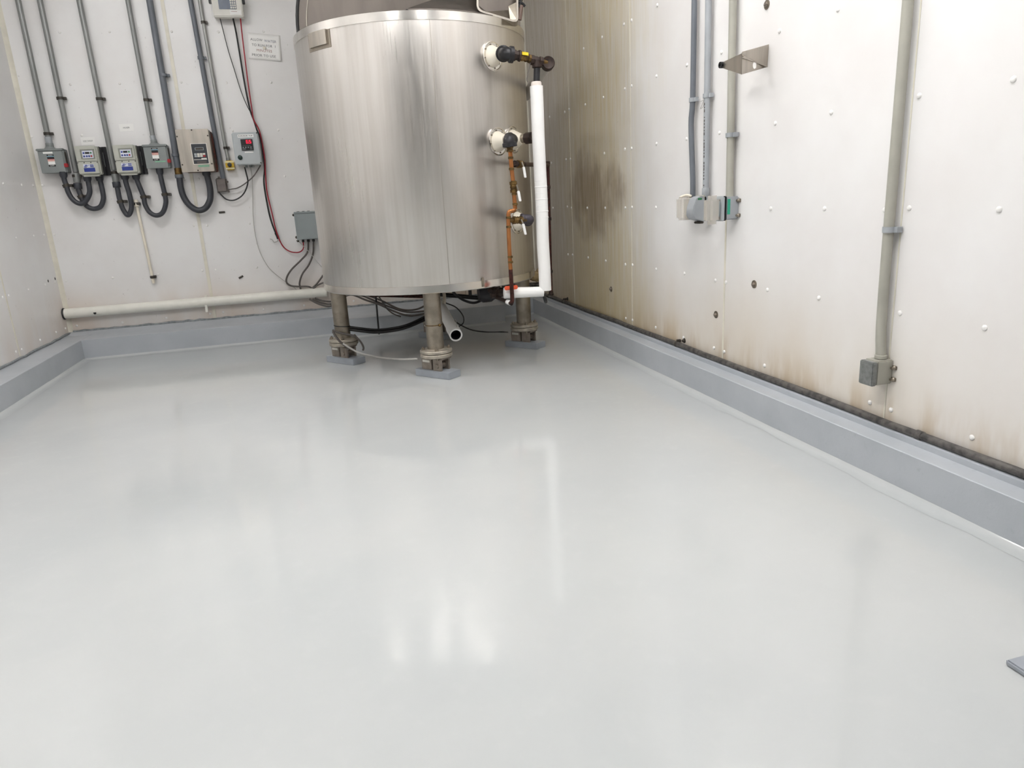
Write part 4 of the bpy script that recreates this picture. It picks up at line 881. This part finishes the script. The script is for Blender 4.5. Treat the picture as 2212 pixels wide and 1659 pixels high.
# white drain with open mouth
e0, e1 = at_y(985, 724, 4.86), at_y(948, 655, 5.6); d = (e1-e0).normalized(); L = (e1-e0).length
t = thing('open_drain_pipe', 'white plastic pipe with an open mouth slanting under the tank', 'pipe', e0)
bm = bmn(); lathe(bm, e0, d, [(.0375, .25), (.0375, 0), (.0475, 0), (.0475, .15), (.0425, .152), (.0425, L), (0, L), (0, .25)], 32); obj('pipe', bm, M_WHITE, t)
bm = bmn(); lathe(bm, e0+d*.006, d, [(0, .12), (.037, .12), (.0372, .0)], 32); obj('dark_bore', bm, M_BLK, t)
bm = bmn(); tube(bm, [at_y(*q, 4.9) for q in ((987, 706), (986, 700), (985, 694), (984, 689))], .0025, 6, 4); obj('tie_end', bm, M_CABLEW, t)

# cables under the tank
def up(y, *l): return [at_y(*q, y) for q in l]
LB = 'grey cable in the bundle sagging under the tank, '
cable('lowest grey cable of the bundle sagging behind the tank legs', up(6.35, (668, 646), (690, 657), (712, 661), (735, 650), (745, 640), (762, 637), (790, 648), (820, 658), (850, 672), (885, 682), (925, 676)), .009, M_CABLE)
cable('middle grey cable of the bundle sagging behind the tank legs', up(6.38, (675, 646), (695, 654), (715, 656), (738, 644), (755, 635), (780, 638), (810, 650), (845, 664), (880, 674), (926, 671)), .0085, M_CABLE)
cable('upper grey cable of the bundle sagging behind the tank legs', up(6.40, (680, 644), (700, 650), (720, 650), (740, 637), (770, 633), (800, 640), (830, 652), (865, 668), (900, 668), (928, 654)), .0085, M_CABLE)
cable('grey cable drooping from the tie point below the tank rim', up(6.0, (818, 640), (826, 652), (836, 667), (850, 678), (866, 684)), .006, M_CABLE)
cable('black cord hanging straight to the floor behind the legs', up(6.36, (811.5, 634), (813, 655), (816, 690), (819, 722)), .008, M_CABLEB)
cable('upper of the twin black hoses slung between the left and front legs', up(5.42, (749, 706))+up(5.38, (780, 710), (812, 713), (845, 710), (880, 702))+up(5.5, (922, 683)), .011, M_CABLEB)
cable('lower of the twin black hoses slung between the left and front legs', up(5.40, (749, 711))+up(5.36, (780, 715), (812, 718), (845, 715), (880, 707))+up(5.48, (922, 689)), .011, M_CABLEB)
cable('pale braided lead linking the load cells of the left and front legs', up(5.18, (741, 742), (765, 757), (783, 764), (800, 768), (825, 773))+[at_y(860, 776, 4.85), at_y(884, 776, 4.72), at_y(902, 775, 4.68)], .0065, M_CABLEW)
cable('grey lead looped round the left leg and back to its load cell', up(5.33, (718, 713), (730, 718), (748, 722), (765, 726), (778, 737), (785, 750), (784, 757)), .0075, M_CABLE)
cable('grey lead crossing the flange of the left leg', up(5.27, (719, 716), (726, 728), (738, 741), (752, 751), (768, 757)), .0085, M_CABLE)
cable('thin dark lead from the front leg to the load cell of the right leg', up(5.5, (958, 675), (975, 688), (995, 702), (1020, 713), (1050, 717))+up(5.2, (1080, 717), (1097, 717.5)), .0055, M_CABLEB)
cable('thin dark lead looping down to the open white pipe', up(5.4, (962, 654), (985, 664), (1000, 682), (1001, 697), (990, 706)), .005, M_CABLEB)
t = thing('zip_tie', 'black zip tie round the left tank leg', 'zip tie', (LEGS[1][0], LEGS[1][1], .30))
bm = bmn(); lathe(bm, (LEGS[1][0], LEGS[1][1], .285), Vector((.12, 0, 1)), [(.0585, 0), (.061, 0), (.061, .006), (.0585, .006)], 28); obj('band', bm, M_BLK, t)

# ================================================================== RIGHT WALL
# long pipe on hangers along the kerb
zp = .200; xp = XR-.024
t = thing('wall_pipe', 'grimy dark pipe running along the foot of the right wall', 'pipe', (xp, 3.0, zp-.013))
bm = bmn(); tube(bm, [(xp+wob(yy, .0015), yy, zp+wob(yy*1.7, .0015)) for yy in [YF+.05+i*(6.62-YF)/60 for i in range(61)]], .0155, 14, 0); obj('pipe', bm, M_MUCK, t)
for q in ((1461, 742), (1216, 648), (1185, 634)):
    c = Rw(*q, .03); bm = bmn(); strap_ring(bm, (xp, c.y, zp), Y, .019, .018); box(bm, xp-.004, XR, c.y-.008, c.y+.008, zp+.012, zp+.030, .002); lathe(bm, (XR, c.y-.05, zp+.03), -X, [(.016, 0), (.016, .004), (.008, .006), (.008, .016), (0, .016)], 12); obj('hanger', bm, M_ANCHOR, t)
for yy in (1.45, 2.0, .6):
    bm = bmn(); lathe(bm, (xp, yy, zp), Y, [(.0155, 0), (.0185, .003), (.0185, .03), (.0155, .033)], 14); obj('coupling', bm, M_MUCK, t)
# washered bolts
for lab, q in (('steel bolt with washer high on the right wall above the folded bracket', (1657, 10)), ('steel bolt with washer on the right wall right of the lower joint', (1629.5, 614)), ('dark bolt low on the right wall just left of the panel joint', (1547, 679.5)), ('dark bolt nearest the tank on the stained wall', (1320.5, 624.5))):
    c = Rw(*q); t = thing('wall_bolt', lab, 'bolt', c, 'washered wall bolts')
    bm = bmn(); lathe(bm, c, -X, [(0, 0), (.021, 0), (.021, .003), (.010, .0035)], 20); obj('washer', bm, M_SSD, t)
    bm = bmn(); lathe(bm, c-X*.003, -X, [(0, 0), (.011, 0), (.011, .009), (.006, .008), (.006, .012), (0, .012)], 6); obj('nut', bm, M_CELL, t)
# conduits
W_ = X
OC = .03
conduit('conduit', 'slate conduit furthest left of the three on the right wall', [(1500, 0), (1496.5, 210), (1493, 270), (1496.5, 385), (1496.5, 428)], OC, .0155, M_PVC, [(1496, 216)], P=Rw, wall=X, strapm=M_PVCL, ear=-Y)
t = conduit('conduit', 'pale grey conduit in the middle of the three on the right wall', [(1530.5, 0), (1525, 385), (1524.5, 428)], OC, .0170, M_PVCL, [(1527, 207)], [('connector', (1524.5, 406), (1524.2, 424), .021, M_PVCL)], P=Rw, wall=X, strapm=M_PVCL, ear=-Y)
bm = bmn(); a, b = Rw(1527, 225, OC), Rw(1525, 400, OC)
for k in range(26):
    if k % 7 == 3: continue
    c = a.lerp(b, k/25); q = c+Vector((-.0168, -.004, 0)); obox(bm, q, X*.0012, Y*.003, Z*random.uniform(.003, .008))
obj('printed_marks', bm, M_CABLE, t)
conduit('conduit', 'taupe conduit passing behind the folded steel bracket', [(1583.4, 0), (1576.8, 380), (1576.3, 430)], OC, .0195, M_PVCT, [(1578, 292)], P=Rw, wall=X, strapm=M_PVCL, ear=-Y)
conduit('conduit', 'long taupe conduit at the far right dropping to a low box', [(1962, 0), (1908, 640), (1902.5, 772)], OC, .0195, M_PVCT, [(1921, 496)], [('collar', (1903.3, 766), (1902.5, 774), .0235, M_PVCT)], P=Rw, wall=X, strapm=M_PVCL, ear=-Y)
bm = bmn(); tube(bm, [Rw(*q, .03) for q in ((1509, 213), (1514, 219), (1520, 215), (1517, 226), (1513, 235), (1519, 229), (1522, 212), (1531, 197), (1528, 190), (1521, 192))], .0016, 6, 6); o = obj('tie_wire', bm, M_CABLEW); tag(o, 'scrap of thin tie wire between the slate and pale conduits', 'wire')
# outlet boxes
def outlet(label, yc, depth, z0, z1, m=M_PVCL):
    t = thing('outlet_box', label, 'outlet box', (XR, yc, z0)); wd = .038
    bm = bmn(); box(bm, XR-depth, XR, yc-wd, yc+wd, z0, z1, .005, 2); obj('body', bm, m, t)
    bm = bmn(); box(bm, XR-depth-.006, XR-depth+.001, yc-wd-.003, yc+wd+.003, z0-.004, z1+.004, .003); obj('gasket', bm, M_GASKET, t)
    return t, XR-depth-.006, wd
zA0, zA1 = .985, 1.105
yA, yBx, yCx = Rw(1497, 425, OC).y, Rw(1524.5, 425, OC).y, Rw(1577, 425, OC).y
t, xf, wd = outlet('outlet box furthest from the camera with a yellowed clear cover', yA, .045, zA0, zA1)
bm = bmn(); box(bm, xf-.072, xf, yA-.037, yA+.037, zA0-.004, zA1+.008, .014, 3); obj('clear_cover', bm, M_CLEAR, t)
bm = bmn(); box(bm, xf-.012, xf, yA-.036, yA+.036, zA0, zA1, .003); box(bm, xf-.03, xf-.012, yA-.02, yA+.02, zA0+.02, zA1-.02, .004); obj('receptacle', bm, M_KEY, t)
bm = bmn(); tube(bm, [(xf-.05, yA+.02, zA1+.006), (xf-.02, yA, zA1+.016), (xf, yA-.02, zA1+.008)], .007, 8, 5); obj('hinge', bm, M_CREAM, t)
t, xf, wd = outlet('middle outlet box with a curved grey flip cover', yBx, .050, zA0-.004, zA1)
prof = [(0, zA0-.012), (-.060, zA0+.004), (-.074, zA0+.03), (-.070, zA0+.07), (-.052, zA1-.004), (-.030, zA1+.008), (0, zA1+.008)]
bm = bmn(); prism(bm, [(xf+a, yBx-.038, zz) for a, zz in prof], (0, .078, 0)); bmesh.ops.bevel(bm, geom=[e for e in bm.edges], offset=.003, segments=2, affect='EDGES', clamp_overlap=True); obj('flip_cover', bm, M_PVCL, t)
bm = bmn(); cyl(bm, (xf-.008, yBx-.042, zA1+.006), (xf-.008, yBx+.042, zA1+.006), .006); obj('hinge_pin', bm, M_PVCT, t)
bm = bmn(); box(bm, xf-.03, xf, yBx-.03, yBx+.03, zA0-.022, zA0-.010, .003); obj('latch', bm, M_ANCHOR, t)
bm = bmn(); box(bm, xf-.045, xf-.02, yBx-.0395, yBx-.0385, zA1-.012, zA1-.002); obj('green_mark', bm, M_GREENB, t)
t, xf, wd = outlet('outlet box nearest the camera with a clear bubble cover and green tape mark', yCx, .075, zA0+.002, zA1)
bm = bmn(); box(bm, xf-.014, xf, yCx-.039, yCx+.039, zA0-.004, zA1+.004, .006); obj('cover_base', bm, M_BOXG, t)
bm = bmn(); box(bm, xf-.095, xf-.014, yCx-.036, yCx+.036, zA0-.018, zA1+.010, .022, 4); obj('clear_cover', bm, M_CLEAR, t)
bm = bmn(); box(bm, xf-.035, xf-.014, yCx-.02, yCx+.02, zA0+.02, zA1-.02, .004); obj('receptacle', bm, M_JBG, t)
bm = bmn(); box(bm, XR-.068, XR-.052, yCx-.0392, yCx-.038, zA0+.03, zA1-.012); tp = obj('green_tape', bm, mat('bright_green_tape', '#2aa584', .5, var=.1, scale=80), t)
for zz in (zA0+.022, zA1-.022):
    bm = bmn(); lathe(bm, (XR-.006, yCx-.046, zz), -X, [(.010, 0), (.010, .004), (.006, .008), (.006, .014), (0, .014)], 10); box(bm, XR-.006, XR, yCx-.058, yCx-.036, zz-.009, zz+.009, .002); obj('mounting_lug', bm, M_SSD, t)
# low box at the far right
pD = Rw(1902.5, 775, OC); yD = pD.y; zt = pD.z; zb = at_x(1905, 830, XR-.04).z
t = thing('junction_box', 'weathered grey junction box low on the right wall below the long taupe conduit', 'junction box', (XR, yD, zb))
bm = bmn(); box(bm, XR-.075, XR, yD-.036, yD+.036, zb, zt, .004); obj('body', bm, M_PVCT, t)
bm = bmn(); box(bm, XR-.098, XR-.074, yD-.037, yD+.037, zb-.002, zt-.003, .004); obj('lid', bm, mat('weathered_lid', '#7d7f7d', .55, scale=60, var=.15, bump=.4), t)
for zz in (zb+.02, zt-.03):
    bm = bmn(); lathe(bm, (XR-.004, yD-.047, zz), -X, [(.010, 0), (.010, .004), (.006, .008), (.006, .016), (0, .016)], 10); box(bm, XR-.006, XR, yD-.058, yD-.034, zz-.008, zz+.008, .002); obj('mounting_lug', bm, M_SSD, t)
# folded bracket
W1, W2 = Rw(1660, 96, .001), Rw(1657, 145, .001); OB = .19
Hh, G, T1 = Rw(1603, 119, OB), Rw(1602, 161, OB), Rw(1557, 141, OB)
t = thing('hose_bracket', 'folded stainless steel hanger bracket sticking out of the right wall', 'bracket', W2)
Ht = Rw(1603, 115, OB)
bm = bmn(); prism(bm, [W1, W2, Hh-Z*.012, Rw(1599, 122, OB), Hh+Z*.014], (0, -.003, 0)); obj('gusset', bm, M_SS, t)
def holed(poly, c, r, vec, n=20):
    """plate with a round hole"""
    bm = bmn(); cx = Vector(c); e1 = (Vector(poly[1])-Vector(poly[0])).normalized(); nn = e1.cross(Vector(poly[2])-Vector(poly[0])).normalized(); e2 = nn.cross(e1)
    ring = [cx+(e1*math.cos(2*math.pi*k/n)+e2*math.sin(2*math.pi*k/n))*r for k in range(n)]
    es = []
    for loop in (poly, ring):
        vs = [bm.verts.new(Vector(p)) for p in loop]; es += [bm.edges.new((vs[i], vs[(i+1) % len(vs)])) for i in range(len(vs))]
    bmesh.ops.triangle_fill(bm, use_beauty=True, use_dissolve=False, edges=es)
    r_ = bmesh.ops.extrude_face_region(bm, geom=bm.faces[:]); bmesh.ops.translate(bm, verts=[v for v in r_['geom'] if isinstance(v, bmesh.types.BMVert)], vec=vec); return bm
bot = [Hh, G, W2+Vector((0, .002, 0))]
cen = G*.22+W2*.50+Hh*.28
bm = holed(bot, cen, .016, Vector((0, .003, .002))); obj('floor_plate', bm, M_SS, t)
bm = bmn(); prism(bm, [Ht, G, Rw(1557, 146, OB), Rw(1554, 141, OB), Rw(1557, 136, OB)], (.003, 0, 0)); obj('arm_plate', bm, M_SS, t)
bm = bmn(); lathe(bm, Rw(1555, 140.5, OB+.012), X, [(.006, 0), (.0145, 0), (.0145, .02), (.006, .02), (.006, 0)], 18); obj('rubber_bumper', bm, M_BLK, t)
bm = bmn(); lathe(bm, Rw(1604, 121, OB)+Vector((0, -.004, 0)), -Y, [(.005, 0), (.004, .003), (0, .004)], 10); obj('rivet', bm, M_SSD, t)
# painted post foot at the lower right edge
q = at_z(2170, 1436)
t = thing('post_foot', 'grey painted post foot at the right edge of the floor', 'post foot', (q.x+.12, q.y-.10, 0))
bm = bmn(); box(bm, q.x, q.x+.24, q.y-.2, q.y, 0, .016, .004); obj('base_plate', bm, MATS['foot_paint'], t)
bm = bmn(); box(bm, q.x+.062, q.x+.178, q.y-.158, q.y-.042, .014, ZC, .008); obj('post', bm, MATS['foot_paint'], t)
